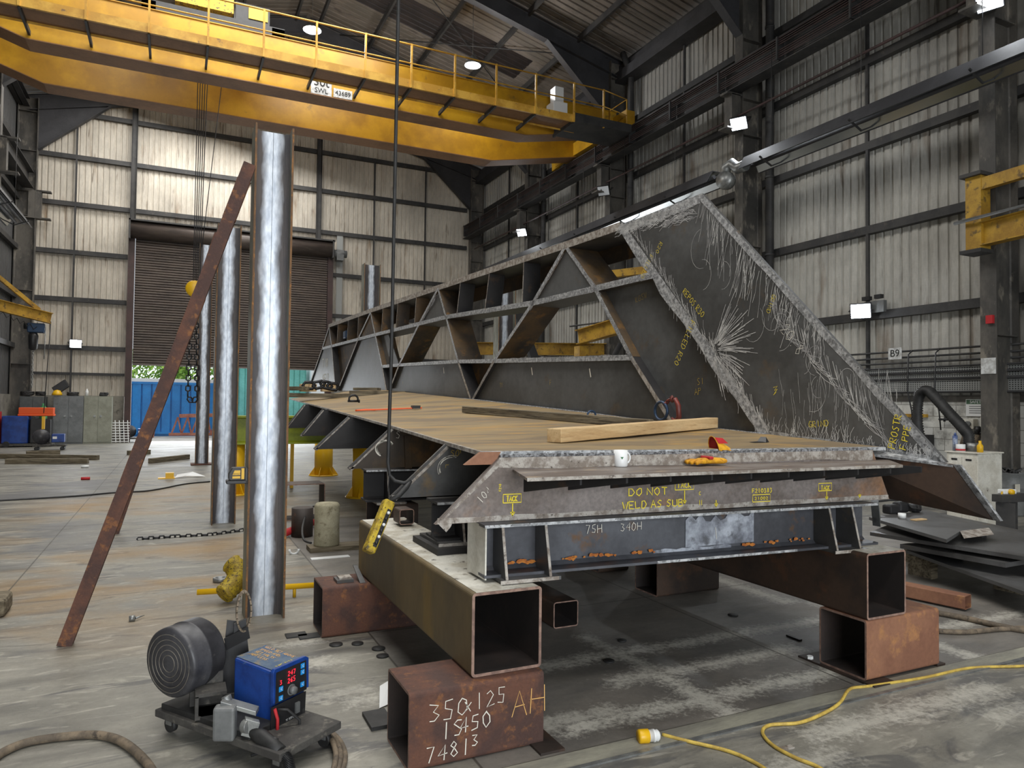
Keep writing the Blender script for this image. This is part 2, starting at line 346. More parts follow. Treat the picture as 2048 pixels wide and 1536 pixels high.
# web of the posts: mill scale with a ragged pale strip up the middle
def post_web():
    t = NT('post_web_banded'); v = t.vec(None, (1, 1, .35)); sx = t.n('ShaderNodeSeparateXYZ', {0: t.co.outputs['Object']})
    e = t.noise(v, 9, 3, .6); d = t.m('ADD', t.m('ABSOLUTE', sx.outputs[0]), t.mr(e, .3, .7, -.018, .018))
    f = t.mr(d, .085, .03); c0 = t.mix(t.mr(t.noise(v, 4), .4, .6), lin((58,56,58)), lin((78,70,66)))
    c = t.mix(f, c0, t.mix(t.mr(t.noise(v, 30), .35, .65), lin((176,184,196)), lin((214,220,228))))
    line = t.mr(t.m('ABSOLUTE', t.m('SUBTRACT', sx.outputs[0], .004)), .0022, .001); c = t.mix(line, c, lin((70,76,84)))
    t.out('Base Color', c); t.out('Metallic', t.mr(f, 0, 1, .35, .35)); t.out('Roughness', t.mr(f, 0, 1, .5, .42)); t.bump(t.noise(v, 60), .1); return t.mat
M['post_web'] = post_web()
M['post_edge'] = mat('post_flange_edge', (122,88,54), (96,72,50), (160,108,50), sc=18, rough=.75, st=(1,1,.4), bump=.2)
M['post_side'] = mat('post_flange_side', (142,144,132), (112,112,102), (96,78,60), sc=6, rough=.5, metal=.2, st=(1,1,.3))

def cladding(name, base, stain, axis):
    t = NT(name); p = t.pos(); v = t.vec(p, (1, 1, .16) )
    big = t.noise(t.vec(p, (.5, .5, .22)), 1.4, 4, .6); c = t.mix(t.mr(big, .35, .65), lin(base), lin(tuple(int(x*.84) for x in base)))
    s1 = t.noise(t.vec(p, (1.6, 1.6, .3)), 1.7, 3, .5); c = t.mix(t.mr(s1, .6, .76, 0, .75), c, lin(stain))
    s2 = t.noise(t.vec(p, (3.4, 3.4, .35)), 1.9, 4, .6); c = t.mix(t.mr(s2, .62, .7, 0, .6), c, lin(tuple(int(x*.7) for x in stain)))
    dust = t.noise(t.vec(p, (6, 6, 1.5)), 2.5, 5, .7); c = t.n('ShaderNodeHueSaturation', {'Value': t.mr(dust, .3, .7, .84, 1.12), 'Color': c}).outputs[0]
    t.out('Base Color', c); t.out('Roughness', .62); t.bump(t.noise(t.vec(p, (1, 1, 3)), 6, 3), .25, .02); return t.mat
M['clad_back'] = cladding('liner_sheet_back', (206,198,184), (120,92,58), 'x')
M['clad_right'] = cladding('liner_sheet_right', (190,188,180), (116,98,78), 'y')
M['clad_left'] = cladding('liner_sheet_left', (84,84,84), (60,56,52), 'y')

def floor_mat():
    t = NT('workshop_floor'); p = t.pos(); xyz = t.n('ShaderNodeSeparateXYZ', {0: p}); X, Y = xyz.outputs[0], xyz.outputs[1]
    sm = t.noise(t.vec(p, (.55, 1.7, 1)), 1.5, 8, .66, .8); c = t.mix(t.mr(sm, .38, .62), lin((108,106,99)), lin((142,139,129)))
    sm2 = t.noise(t.vec(p, (.8, 2.6, 1), (0, 0, .3)), 1.3, 7, .62, 1.2); c = t.mix(t.mr(sm2, .52, .6, 0, .75), c, lin((84,84,84)))
    sw = t.noise(t.vec(p, (1.1, 4.2, 1), (0, 0, -.25)), 2.2, 6, .6, 1.6); c = t.mix(t.mr(sw, .57, .66, 0, .5), c, lin((182,178,166)))
    oc = t.noise(t.vec(p, (.35, .6, 1)), .9, 5, .6, .4)
    zone = t.m('MULTIPLY', t.mr(X, -2.4, -1.2), t.m('MULTIPLY', t.mr(X, 2.6, 1.4), t.m('MULTIPLY', t.mr(Y, 4.8, 6.6), t.mr(Y, 18, 12))))
    c = t.mix(t.m('MULTIPLY', t.mr(oc, .47, .62, 0, .8), zone), c, lin((148,116,66)))
    dk = t.m('MULTIPLY', t.mr(oc, .5, .42, 0, .8), t.m('MULTIPLY', t.mr(X, -.6, -1.4), t.m('MULTIPLY', t.mr(Y, 7, 9), t.mr(Y, 22, 17))))
    c = t.mix(dk, c, lin((92,92,94)))
    # steel setting-out table let into the floor
    tn = t.noise(t.vec(p, (.7, 1.2, 1)), 2.0, 6, .6, .6); tc = t.mix(t.mr(tn, .4, .62), lin((104,101,97)), lin((126,121,114)))
    tb = t.m('MULTIPLY', t.mr(X, 1.28, 1.30), t.m('MULTIPLY', t.mr(X, 9.0, 8.9), t.m('MULTIPLY', t.mr(Y, 2.95, 2.97), t.mr(Y, 10.2, 10.1))))
    c = t.mix(t.m('MULTIPLY', tb, .92), c, tc)
    # paint overspray left round parts laid out on the floor
    wob = t.mr(t.noise(t.vec(p, (1.5, 1.5, 1)), 5, 4, .7), .3, .7, -.05, .05); wb2 = t.mr(t.noise(t.vec(p), 30, 4, .7), .3, .7, -.05, .05)
    tot = None
    for (cx, cy, hx, hy, k) in ((3.35,3.98,1.25,.03,.75),(3.15,3.59,.75,.03,.7),(2.85,3.18,1.0,.035,.95),(2.72,3.80,.03,.18,.7),(2.73,3.25,.045,.36,.9),(2.68,4.18,.02,.2,.5),
                                (2.2,4.02,.4,.02,.5),(1.95,3.25,.22,.05,.7),(4.72,4.9,.05,.45,.5),(5.75,3.46,.5,.03,.7),(5.3,4.3,.4,.03,.5),(4.85,3.05,.04,.2,.7),(3.7,2.60,.75,.045,.6),(2.4,2.42,.5,.03,.5),(4.6,2.35,.6,.03,.5),
                                (1.05,3.95,.12,.03,.5),(.86,4.62,.05,.05,.6),(.8,5.05,.12,.02,.5),(.78,4.1,.25,.02,.35)):
        dx = t.m('SUBTRACT', t.m('ABSOLUTE', t.m('SUBTRACT', X, cx)), hx); dy = t.m('SUBTRACT', t.m('ABSOLUTE', t.m('SUBTRACT', Y, cy)), hy)
        d = t.m('ADD', t.m('MAXIMUM', dx, dy), t.m('ADD', wob, wb2)); f = t.mr(d, .075, -.045, 0, k)
        tot = f if tot is None else t.m('MAXIMUM', tot, f)
    c = t.mix(tot, c, lin((206,203,192)))
    fine = t.noise(t.vec(p), 26, 5, .7); c = t.n('ShaderNodeHueSaturation', {'Value': t.mr(fine, .3, .7, .9, 1.1), 'Color': c}).outputs[0]
    sp = t.noise(t.vec(p), 85, 2, .5); c = t.mix(t.mr(sp, .7, .74, 0, .6), c, lin((60,58,56)))
    # joints
    jt = None
    for ax, q, lo, hi, other in ((X,-1.25,4,31,Y),(X,1.295,2.96,10,Y),(Y,2.955,1.3,9,X),(X,3.70,2.97,10,Y),(Y,6.9,-5,1.3,X),(Y,5.05,1.3,9,X),(Y,14,-5,13,X)):
        l = t.mr(t.m('ABSOLUTE', t.m('SUBTRACT', ax, q)), .009, .004); l = t.m('MULTIPLY', l, t.m('MULTIPLY', t.mr(other, lo, lo+.02), t.mr(other, hi, hi-.02)))
        jt = l if jt is None else t.m('MAXIMUM', jt, l)
    c = t.mix(t.m('MULTIPLY', jt, .8), c, lin((58,54,48)))
    t.out('Base Color', c); t.out('Roughness', t.mr(sm, .3, .7, .38, .66)); t.bump(fine, .15); return t.mat
M['floor'] = floor_mat()
def block_mat():
    t = NT('painted_blockwork'); p = t.pos(); v = t.n('ShaderNodeCombineXYZ', {0: t.n('ShaderNodeSeparateXYZ', {0: p}).outputs[1], 1: t.n('ShaderNodeSeparateXYZ', {0: p}).outputs[2], 2: 0.}).outputs[0]
    b = t.n('ShaderNodeTexBrick', {'Vector': v, 'Scale': 1., 'Mortar Size': .006, 'Brick Width': .44, 'Row Height': .215, 'Color1': lin((206,206,200)), 'Color2': lin((190,190,186)), 'Mortar': lin((130,128,122))})
    d = t.noise(p, 2, 6, .7); c = t.mix(t.mr(d, .5, .68, 0, .85), b.outputs[0], lin((92,90,86))); t.out('Base Color', c); t.out('Roughness', .7); return t.mat
M['blocks'] = block_mat()
# ---------------------------------------------------------------- the setting
XW, YB, XL, YF, ZE = 13.27, 31.3, -5.45, -12.0, 12.75
mb = MB(); mb.box(XL-.3, XW+.3, YF-.3, YB+.3, -.3, 0); struct(mb.build('floor', M['floor']))
mb = MB(); mb.box(XL-20, XW+20, YB+.3, YB+45, -.3, -.005); struct(mb.build('yard_ground', M['yard']))
def corrug(mb, p0, p1, z0, z1, nrm, per=.2, dep=.03, lift=None):
    """box-profile sheet from p0 to p1 (plan), z0 to z1"""
    p0 = Vector((*p0, 0)); p1 = Vector((*p1, 0)); d = (p1-p0); L = d.length; d.normalize(); n = Vector((*nrm, 0)); k = int(L/per+.5); pts = []
    for i in range(k):
        a = i*per
        for q, e in ((0, 0), (.125, 0), (.137, dep), (.183, dep), (.195, 0)):
            if a+q <= L: pts.append(p0+d*(a+q)-n*e)
    pts.append(p1); vs = []; 
    for p in pts:
        zt = z1(p) if callable(z1) else z1
        vs += [(p.x, p.y, z0), (p.x, p.y, zt)]
    fs = [(2*i, 2*i+2, 2*i+3, 2*i+1) for i in range(len(pts)-1)]
    mb.add(vs, fs)
roofz = lambda p: 15.0-.24*abs(p.x-3.9)
DX0, DX1, DZ = -1.52, 5.86, 8.52     # roller door opening
mb = MB()
corrug(mb, (XL, YB), (DX0, YB), 1.75, roofz, (0, -1)); corrug(mb, (DX1, YB), (XW, YB), 1.75, roofz, (0, -1)); corrug(mb, (DX0, YB), (DX1, YB), DZ, roofz, (0, -1))
mb.m = 1; mb.box(XL, DX0-.25, YB-.05, YB+.2, 0, 1.78); mb.box(DX1+.2, XW, YB-.05, YB+.2, 0, 1.78)
struct(mb.build('wall_back', [M['clad_back'], M['blockwall']]))
mb = MB(); corrug(mb, (XW, YB), (XW, YF), 1.84, ZE, (-1, 0)); mb.m = 1; mb.box(XW-.12, XW+.15, YF, YB, 0, 1.84); mb.m = 2; mb.box(XW-.13, XW-.1, YF, YB, 1.78, 1.9)
struct(mb.build('wall_right', [M['clad_right'], M['blocks'], M['steel_col']]))
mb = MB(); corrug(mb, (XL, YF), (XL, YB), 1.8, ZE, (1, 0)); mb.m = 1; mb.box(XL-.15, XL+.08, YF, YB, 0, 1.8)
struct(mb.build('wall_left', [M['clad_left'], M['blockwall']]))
mb = MB()
mb.box(XL, -2.0, YF-.1, YF, 0, 15); mb.box(7, XW, YF-.1, YF, 0, 15); mb.box(-2, 7, YF-.1, YF, 6, 15)
struct(mb.build('wall_front', M['clad_right']))
# roof: two corrugated slopes, ribs run down the slope, a dark rooflight strip in each bay
mb = MB(); k = 0; y = YF; per = .25
while y < YB:
    light = any(abs(y-q) < .75 for q in (22.1, 16.2, 10.3, 4.4, 28.0)); mb.m = 1 if light else 0
    for (xa, xb, mm) in ((XL-.1, -3.1, 0), (-3.1, 3.9, 1), (3.9, 10.9, 1), (10.9, XW+.1, 0)):
        mb.m = 1 if light and mm else 0
        za, zb = roofz(Vector((xa, 0, 0)))+.15, roofz(Vector((xb, 0, 0)))+.15
        prof = ((0, 0), (.17, 0), (.185, .035), (.235, .035), (.25, 0)); vs = []
        for q, e in prof: vs += [(xa, y+q, za+e), (xb, y+q, zb+e)]
        mb.add(vs, [(2*i, 2*i+1, 2*i+3, 2*i+2) for i in range(4)])
    y += per
struct(mb.build('ceiling', [M['roof'], M['rooflight']]))
# ---------------------------------------------------------------- building frame
TN = [0]
def trim(mb, m_):
    TN[0] += 1; return struct(mb.build('trim_%d' % TN[0], m_))
FR = (31.0, 25.05, 19.15, 13.28, 7.36, 1.4, -4.5, -10.4)
for y in FR:
    for sx, xi in ((1, 12.46), (-1, -4.76)):
        if sx < 0 and y < 24: pass
        mb = MB(); xo = xi+sx*.64; mb.ibeam(((xi+xo)/2, y, 0), ((xi+xo)/2, y, 12.75), .27, .64, .022, .014, (1, 0, 0))
        for z in (2.9, 5.6, 8.35, 9.25, 10.75, 12.2):
            mb.box(min(xi, xo)+.02, max(xi, xo)-.02, y-.125, y+.125, z, z+.018)
        if sx > 0 and y in (13.28, 19.15, 25.05, 7.36):      # bracket that carries the crane rail beam
            mb.box(11.98, xi, y-.13, y+.13, 9.28, 9.33); mb.box(12.12, 12.4, y-.13, y+.13, 8.45, 9.3); mb.box(11.95, xi, y-.16, y+.16, 8.42, 8.46)
        if sx < 0 and y > 24:
            mb.box(xi, -4.3, y-.13, y+.13, 9.28, 9.33); mb.box(-5.0, -4.6, y-.13, y+.13, 8.3, 9.3); mb.box(-5.1, -4.3, y-.16, y+.16, 8.27, 8.31)
        trim(mb, M['steel_col'])
    for sx in (1, -1):      # rafter and haunch
        xe = 12.9 if sx > 0 else -5.1; mb = MB()
        p0 = Vector((xe, y, roofz(Vector((xe, 0, 0)))-.3)); p1 = Vector((3.9, y, 14.7)); mb.ibeam(p0, p1, .24, .56, .018, .012)
        xi = 12.46 if sx > 0 else -4.76; xh = xi-sx*2.3; zh = roofz(Vector((xh, 0, 0)))-.58
        tri = [(xi, y-.008, 10.85), (xh, y-.008, zh), (xi, y-.008, roofz(Vector((xi, 0, 0)))-.5)]
        mb.prism(tri, (0, .016, 0)); mb.bar((xi, y, 10.85), (xh, y, zh), .24, .018); trim(mb, M['rafter'])
RZ = (3.58, 5.40, 7.19, 9.02, 10.82, 12.5)
for z in RZ:
    mb = MB(); mb.channel((XW-.09, YF+.2, z), (XW-.09, YB-.3, z), .15, .17, .01); trim(mb, M['steel_dark'])
    mb = MB(); mb.channel((XL+.09, YB-.3, z), (XL+.09, YF+.2, z), .15, .17, .01); trim(mb, M['steel_dark'])
    mb = MB()
    for a, b in (((XL+.2), DX0-.25), (DX1+.2, XW-.9)) if z < 8.5 else ((XL+.2, XW-.9),):
        mb.channel((b, YB-.09, z), (a, YB-.09, z), .15, .17, .01)
    trim(mb, M['steel_dark'])
mb = MB(); mb.channel((DX0-.25, YB-.07, 2.6), (XL+.2, YB-.07, 2.6), .1, .1, .01); trim(mb, M['steel_dark'])
mb = MB()
for x in (-3.55, 7.9, 10.3): mb.box(x-.03, x+.03, YB-.16, YB-.1, 1.8, 12.6)
trim(mb, M['steel_dark'])
for x in (-1.62, 5.45): mb = MB(); mb.ibeam((x, YB-.2, 8.5), (x, YB-.2, 14.3), .2, .2, .012, .01, (1, 0, 0)); trim(mb, M['steel_dark'])
mb = MB()
for y in (16.2, 10.2, 22.2, 28.1, 4.3): mb.box(XW-.16, XW-.1, y-.03, y+.03, 1.9, 12.6)
mb.box(XW-.2, XW-.1, 7.78, 7.84, 1.9, 12.6); trim(mb, M['steel_dark'])
# purlins, eaves beams, bracing
for sx in (1, -1):
    for i in range(6):
        x = 3.9+sx*(.4+i*1.75); z = roofz(Vector((x, 0, 0)))+.05
        mb = MB(); mb.channel((x, YF+.1, z-.06), (x, YB-.1, z-.06), .07, .2, .01); trim(mb, M['steel_dark'])
mb = MB(); mb.channel((12.95, YF, 12.55), (12.95, YB, 12.55), .2, .3, .012); trim(mb, M['rafter'])
mb = MB(); mb.channel((-5.15, YF, 12.55), (-5.15, YB, 12.55), .2, .3, .012); trim(mb, M['rafter'])
mb = MB()
for y0_, y1_ in ((19.1, 25), (25, 19.1)): mb.cyl((12.4, y0_, roofz(Vector((12.4, 0, 0)))-.1), (5.0, y1_, roofz(Vector((5., 0, 0)))-.1), .02, 6)
trim(mb, M['steel_dark'])
# cylindrical gutter pipe boxed along the eaves
mb = MB(); mb.box(12.7, 13.2, YF, YB, 12.1, 12.42); trim(mb, M['rafter'])
# roller door
d = MB(); zz = 2.98
while zz < 8.05:
    y = YB-.28; d.add([(DX0+.02, y, zz), (DX1-.02, y, zz), (DX1-.02, y-.035, zz+.03), (DX0+.02, y-.035, zz+.03), (DX0+.02, y-.035, zz+.07), (DX1-.02, y-.035, zz+.07), (DX0+.02, y, zz+.1), (DX1-.02, y, zz+.1)],
          [(0, 1, 2, 3), (3, 2, 5, 4), (4, 5, 7, 6)]); zz += .1
door = struct(d.build('door_1', M['shutter']))
b = MB(); b.lathe([(0, 0), (.33, 0), (.33, DX1-DX0+.3), (0, DX1-DX0+.3)], (DX0-.15, YB-.5, 8.2), (1, 0, 0), 20); b.build('shutter_roll', M['shutter'], door)
b = MB(); b.box(DX0-.2, DX1+.2, YB-.85, YB-.15, 8.5, 8.56); b.box(DX1+.1, DX1+.16, YB-.85, YB-.15, 7.8, 8.56); b.box(DX0-.2, DX0-.14, YB-.85, YB-.15, 7.8, 8.56); b.build('shutter_hood', M['steel_dark'], door)
for x in (DX0-.11, DX1+.11):
    b = MB(); b.channel((x, YB-.26, 0), (x, YB-.26, 8.5), .22, .24, .015, (0, 1, 0)); b.build('guide_rail', M['door_frame'], door)
b = MB(); b.cyl((DX1+.15, YB-.55, 8.05), (DX1+.75, YB-.55, 8.05), .16, 12); b.box(DX1+.3, DX1+.6, YB-.7, YB-.4, 7.75, 8.2); b.build('shutter_motor', M['grey'], door)
# ---------------------------------------------------------------- crane rail beams
t = thing('crane_rail_beam', 'long dark crane rail beam carried on brackets along the right wall', 'beam', (12.24, 10, 9.36))
mb = MB(); mb.ibeam((12.24, YF+.3, 9.66), (12.24, 30.9, 9.66), .36, .6, .025, .014); local(t, mb).build('beam', M['steel_dark'], t)
mb = MB(); mb.box(12.2, 12.28, YF+.3, 30.9, 9.96, 10.03); local(t, mb).build('rail', M['rafter'], t)
mb = MB()
for z in (9.46, 9.51, 9.56, 9.61, 9.74, 9.79, 9.84, 9.89):
    mb.cyl((12.02, YF+.5, z), (12.02, 30.7, z), .012, 5)
local(t, mb).build('conductor_line', M['door_frame'], t)
mb = MB(); y = 4.
while y < 30.6: mb.box(11.98, 12.2, y-.02, y+.02, 9.42, 9.93); y += 1.9
local(t, mb).build('conductor_bracket', M['steel_dark'], t)
t = thing('crane_rail_beam', 'dark crane rail beam ending above the left wall beside the roller door', 'beam', (-4.7, 20, 9.36))
mb = MB(); mb.ibeam((-5.02, YF+.3, 9.66), (-5.02, 30.9, 9.66), .36, .6, .025, .014); local(t, mb).build('beam', M['steel_dark'], t)
mb = MB(); mb.box(-5.06, -4.98, YF+.3, 30.9, 9.96, 10.03); local(t, mb).build('rail', M['rafter'], t)
# ---------------------------------------------------------------- overhead crane
cr = thing('overhead_crane', 'large yellow twin girder overhead travelling crane marked 30t spanning the workshop', 'crane', (3.6, 19.8, 10.03))
def girder(y0, y1, zb, zt, nm):
    mb = MB(); xs = [(-5.0, zb+.62), (-3.1, zb), (9.05, zb), (12.2, zb+.62)]
    for (ya, yb2) in ((y0, y0+.012), (y1-.012, y1)):
        poly = [(x, ya, z) for x, z in xs]+[(12.2, ya, zt), (-5.0, ya, zt)]; mb.prism(poly, (0, yb2-ya, 0))
    mb.box(-5.0, 12.2, y0-.03, y1+.03, zt, zt+.02)
    o = local(cr, mb).build(nm, M['crane'], cr)
    mb = MB()
    for i in range(3):
        (xa, za), (xb, zb_) = xs[i], xs[i+1]
        mb.prism([(xa, y0-.04, za), (xb, y0-.04, zb_), (xb, y0-.04, zb_-.022), (xa, y0-.04, za-.022)], (0, y1-y0+.08, 0))
    local(cr, mb).build('bottom_flange', M['crane_under'], cr)
    return o
girder(18.3, 18.85, 9.48, 10.72, 'girder'); girder(20.72, 21.27, 9.48, 10.72, 'girder')
for x in (-5.02, 12.24):
    mb = MB(); mb.box(x-.16, x+.16, 17.6, 22.0, 10.12, 10.55); mb.bar((x, 21.3, 10.3), (x, 22.3, 10.2), .25, .3); local(cr, mb).build('end_carriage', M['crane'], cr)
    mb = MB()
    for y in (17.9, 21.7): mb.cyl((x-.06, y, 10.22), (x+.06, y, 10.22), .19, 20)
    local(cr, mb).build('wheel', M['steel_dark'], cr)
mb = MB(); mb.box(-4.9, 10.0, 17.12, 17.82, 9.66, 9.70); local(cr, mb).build('walkway_deck', M['crane_under'], cr)
mb = MB(); mb.channel((10.0, 17.12, 9.71), (-4.9, 17.12, 9.71), .06, .2, .01); mb.bar((-4.9, 17.83, 9.66), (10.4, 17.83, 9.66), .02, .09); local(cr, mb).build('walkway_edge', M['crane_pale'], cr)
mb = MB(); mb.box(10.0, 11.9, 17.05, 18.3, 9.62, 9.86); local(cr, mb).build('platform_end', M['steel_dark'], cr)
PX = [-4.2, -3.03, -1.86, -.68, .5, 1.68, 2.87, 4.05, 5.22, 6.39, 7.57, 8.76, 9.97, 10.95]
for x in PX:
    mb = MB(); mb.bar((x, 17.08, 9.6), (x, 17.08, 10.72), .045, .045, (1, 0, 0)); local(cr, mb).build('railing_post', M['crane_pale'], cr)
    if x < 10: mb = MB(); mb.bar((x, 17.12, 9.62), (x, 18.28, 9.6), .05, .1); local(cr, mb).build('walkway_bracket', M['steel_dark'], cr)
mb = MB(); mb.cyl((-4.9, 17.08, 10.7), (11.0, 17.08, 10.7), .02, 6); mb.cyl((-4.9, 17.08, 10.22), (11.0, 17.08, 10.22), .017, 6)
mb.tube([(11.0, 17.08, 10.7), (11.9, 17.3, 10.7), (11.9, 18.2, 10.7)], .015, 6); mb.tube([(11.0, 17.08, 10.22), (11.9, 17.3, 10.22), (11.9, 18.2, 10.22)], .015, 6)
mb.cyl((11.9, 17.3, 9.86), (11.9, 17.3, 10.7), .018, 6); mb.cyl((11.9, 18.2, 9.86), (11.9, 18.2, 10.7), .018, 6)
local(cr, mb).build('handrail', M['crane_pale'], cr)
mb = MB(); mb.box(9.55, 10.0, 17.5, 17.95, 9.7, 10.3); mb.box(9.62, 9.9, 17.55, 17.85, 10.3, 10.75); local(cr, mb).build('control_cabinet', M['white'], cr, .01)
# load plates
mb = MB(); mb.box(2.95, 3.47, 18.27, 18.285, 9.49, 9.95); pl = local(cr, mb).build('sign_plate', M['signgrey'], cr)
text_obj('lettering', '30t', (3.21, 18.262, 9.80), (1, 0, 0), (0, 0, 1), .30, M['ink'], cr); text_obj('lettering', 'SWL', (3.21, 18.262, 9.59), (1, 0, 0), (0, 0, 1), .17, M['ink'], cr)
mb = MB(); mb.box(3.52, 4.0, 18.27, 18.285, 9.5, 9.73); local(cr, mb).build('sign_plate', M['signgrey'], cr)
text_obj('lettering', '43689', (3.76, 18.262, 9.615), (1, 0, 0), (0, 0, 1), .16, M['ink'], cr)
# trolley with hoist, ropes and hook block
tr = thing('hoist_trolley', 'black crane trolley with mottled yellow panels standing on the crane girders', 'hoist', (.9, 19.8, 10.74))
mb = MB(); mb.box(-.9, 2.3, 18.4, 18.6, 10.76, 11.02); mb.box(-.9, 2.3, 21.0, 21.2, 10.76, 11.02); mb.box(-.9, -.6, 18.4, 21.2, 10.8, 11.0); mb.box(2.0, 2.3, 18.4, 21.2, 10.8, 11.0)
mb.cyl((.2, 18.9, 11.25), (.2, 20.8, 11.25), .3, 20); local(tr, mb).build('frame', M['black'], tr)
mb = MB(); mb.box(-.2, 1.1, 18.45, 18.75, 11.15, 11.5); local(tr, mb).build('panel', mat('chipped_yellow_panel', (222,176,30), (200,156,26), (30,28,26), sc=7, th3=(.56,.6), rough=.5), tr)
mb = MB(); mb.box(1.15, 1.95, 18.5, 19.1, 11.0, 11.5); local(tr, mb).build('motor_box', M['black'], tr)
mb = MB(); mb.box(1.45, 1.9, 18.47, 18.49, 11.14, 11.42); local(tr, mb).build('panel', M['yellow'], tr)
hk = thing('hook_block', 'yellow crane hook block hanging on wire ropes in front of the roller door', 'hook', (.42, 19.8, 4.35))
mb = MB()
for i, dx in enumerate((-.06, .0, .06, .12, .18)): mb.cyl((.42+dx, 19.8, 10.7), (.40+dx*.6, 19.8, 4.6), .011, 5)
mb.cyl((1.0, 19.8, 10.7), (.55, 19.8, 5.6), .01, 5)
local(hk, mb).build('wire_rope', M['rafter'], hk)
mb = MB(); mb.lathe([(0, -.05), (.2, -.05), (.22, 0), (.2, .05), (0, .05)], (.4, 19.8, 4.5), (0, 1, 0), 20); local(hk, mb).build('sheave_block', M['yellow'], hk)
mb = MB(); mb.tube([(.4, 19.8, 4.3), (.4, 19.8, 4.15), (.47, 19.8, 4.05), (.47, 19.8, 3.93), (.38, 19.8, 3.87), (.3, 19.8, 3.92)], .03, 8); local(hk, mb).build('hook', M['chain'], hk)
def chain_links(mb, p0, p1, L=.06, r=.008, w=.02):
    p0 = Vector(p0); p1 = Vector(p1); D = (p1-p0); n = max(1, int(D.length/(L*.8))); d = D.normalized()
    a = d.cross(Vector((0, 0, 1)) if abs(d.z) < .9 else Vector((1, 0, 0))).normalized(); b = d.cross(a)
    for i in range(n):
        c = p0+D*((i+.5)/n); s = a if i % 2 else b
        mb.tube([c-d*L/2, c-d*L*.3+s*w, c+d*L*.3+s*w, c+d*L/2, c+d*L*.3-s*w, c-d*L*.3-s*w], r, 5, caps=False, closed=True)
def chain_path(mb, P, **k):
    for a, b in zip(P, P[1:]): chain_links(mb, a, b, **k)
mb = MB(); chain_links(mb, (.32, 19.8, 3.9), (.3, 19.8, 1.75), .16, .02, .05); chain_links(mb, (.45, 19.8, 3.9), (.52, 19.8, 1.75), .16, .02, .05); chain_path(mb, [(.3, 19.8, 1.75), (.41, 19.8, 1.58), (.52, 19.8, 1.75)], L=.16, r=.02, w=.05)
tag(mb.build('lifting_chain', M['chain']), 'black lifting chain looped over the crane hook in the doorway', 'chain')
# high bay lamps under the roof
hb = None
for (x, y, z, l) in ((3.3, 20.4, 12.2, 'lit dome lamp hanging under the roof nearest the crane trolley'), (8.1, 20.1, 12.1, 'lit dome lamp hanging under the roof above the crane railing, right of the trolley')):
    if hb is None:
        hb = thing('high_bay_lamp', l, 'lamp', (x, y, z), group='round lamps under the roof')
        b = MB(); b.lathe([(.06, .3), (.1, .24), (.24, .05), (.26, 0), (.24, 0), (.2, .06)], (0, 0, 0)); b.cyl((0, 0, .3), (0, 0, 1.9), .008, 5); b.build('housing', M['grey'], hb)
        b = MB(); b.lathe([(0, -.05), (.12, -.04), (.21, .03), (.21, .04), (0, .04)], (0, 0, 0)); b.build('diffuser', M['lamp'], hb)
    else: dup(hb, (x, y, z), 0, l)
    l_ = bpy.data.lights.new('high_bay_bulb', 'POINT'); l_.energy = 260; l_.shadow_soft_size = .2; lo = bpy.data.objects.new('high_bay_bulb', l_); COL.objects.link(lo); lo.location = (x, y, z-.35)
# flood lights on the columns
fl0 = None
def flood(loc, tgt, l, lit=True, e=150):
    loc = Vector(loc); d = (Vector(tgt)-loc).normalized()
    t = thing('flood_light', l, 'lamp', loc, group='square floodlights on the walls')
    q = d.to_track_quat('-Z', 'Y').to_matrix(); t.rotation_euler = q.to_euler()
    b = MB(); b.box(-.2, .2, -.16, .16, .0, .07)
    for k in range(7): b.box(-.18+.055*k, -.165+.055*k, -.14, .14, .07, .12)
    b.build('housing', M['black'], t)
    b = MB(); b.box(-.18, .18, -.14, .14, -.012, .0); b.build('glass', M['lamp'] if lit else M['lampdim'], t)
    b = MB(); b.bar((-.22, 0, .03), (-.22, 0, .3), .02, .04, (1, 0, 0)); b.bar((.22, 0, .03), (.22, 0, .3), .02, .04, (1, 0, 0)); b.bar((-.23, 0, .3), (.23, 0, .3), .03, .03); b.build('bracket', M['steel_dark'], t)
    if lit: spot('flood_beam', loc+d*.06, loc+d*5, e)
flood((12.2, 13.0, 8.5), (4, 8, 0), 'lit floodlight on the middle column, below the crane rail and above the parapet peak')
flood((12.2, 7.15, 8.5), (4, 4, 0), 'brightest lit floodlight high in the top right corner')
flood((12.2, 24.9, 8.4), (4, 18, 0), 'small lit floodlight on the column near the back corner')
flood((12.2, 19.0, 8.47), (3, 12, 2), 'unlit white floodlight tilted down on a column above the parapet', lit=False)
flood((12.85, 10.15, 3.66), (4, 5, 1), 'lit floodlight low on the right wall just behind the slanting plate edge', e=110)
flood((-3.4, 31.0, 3.72), (0, 16, 0), 'lit floodlight on the back wall above the grey lockers', e=120)
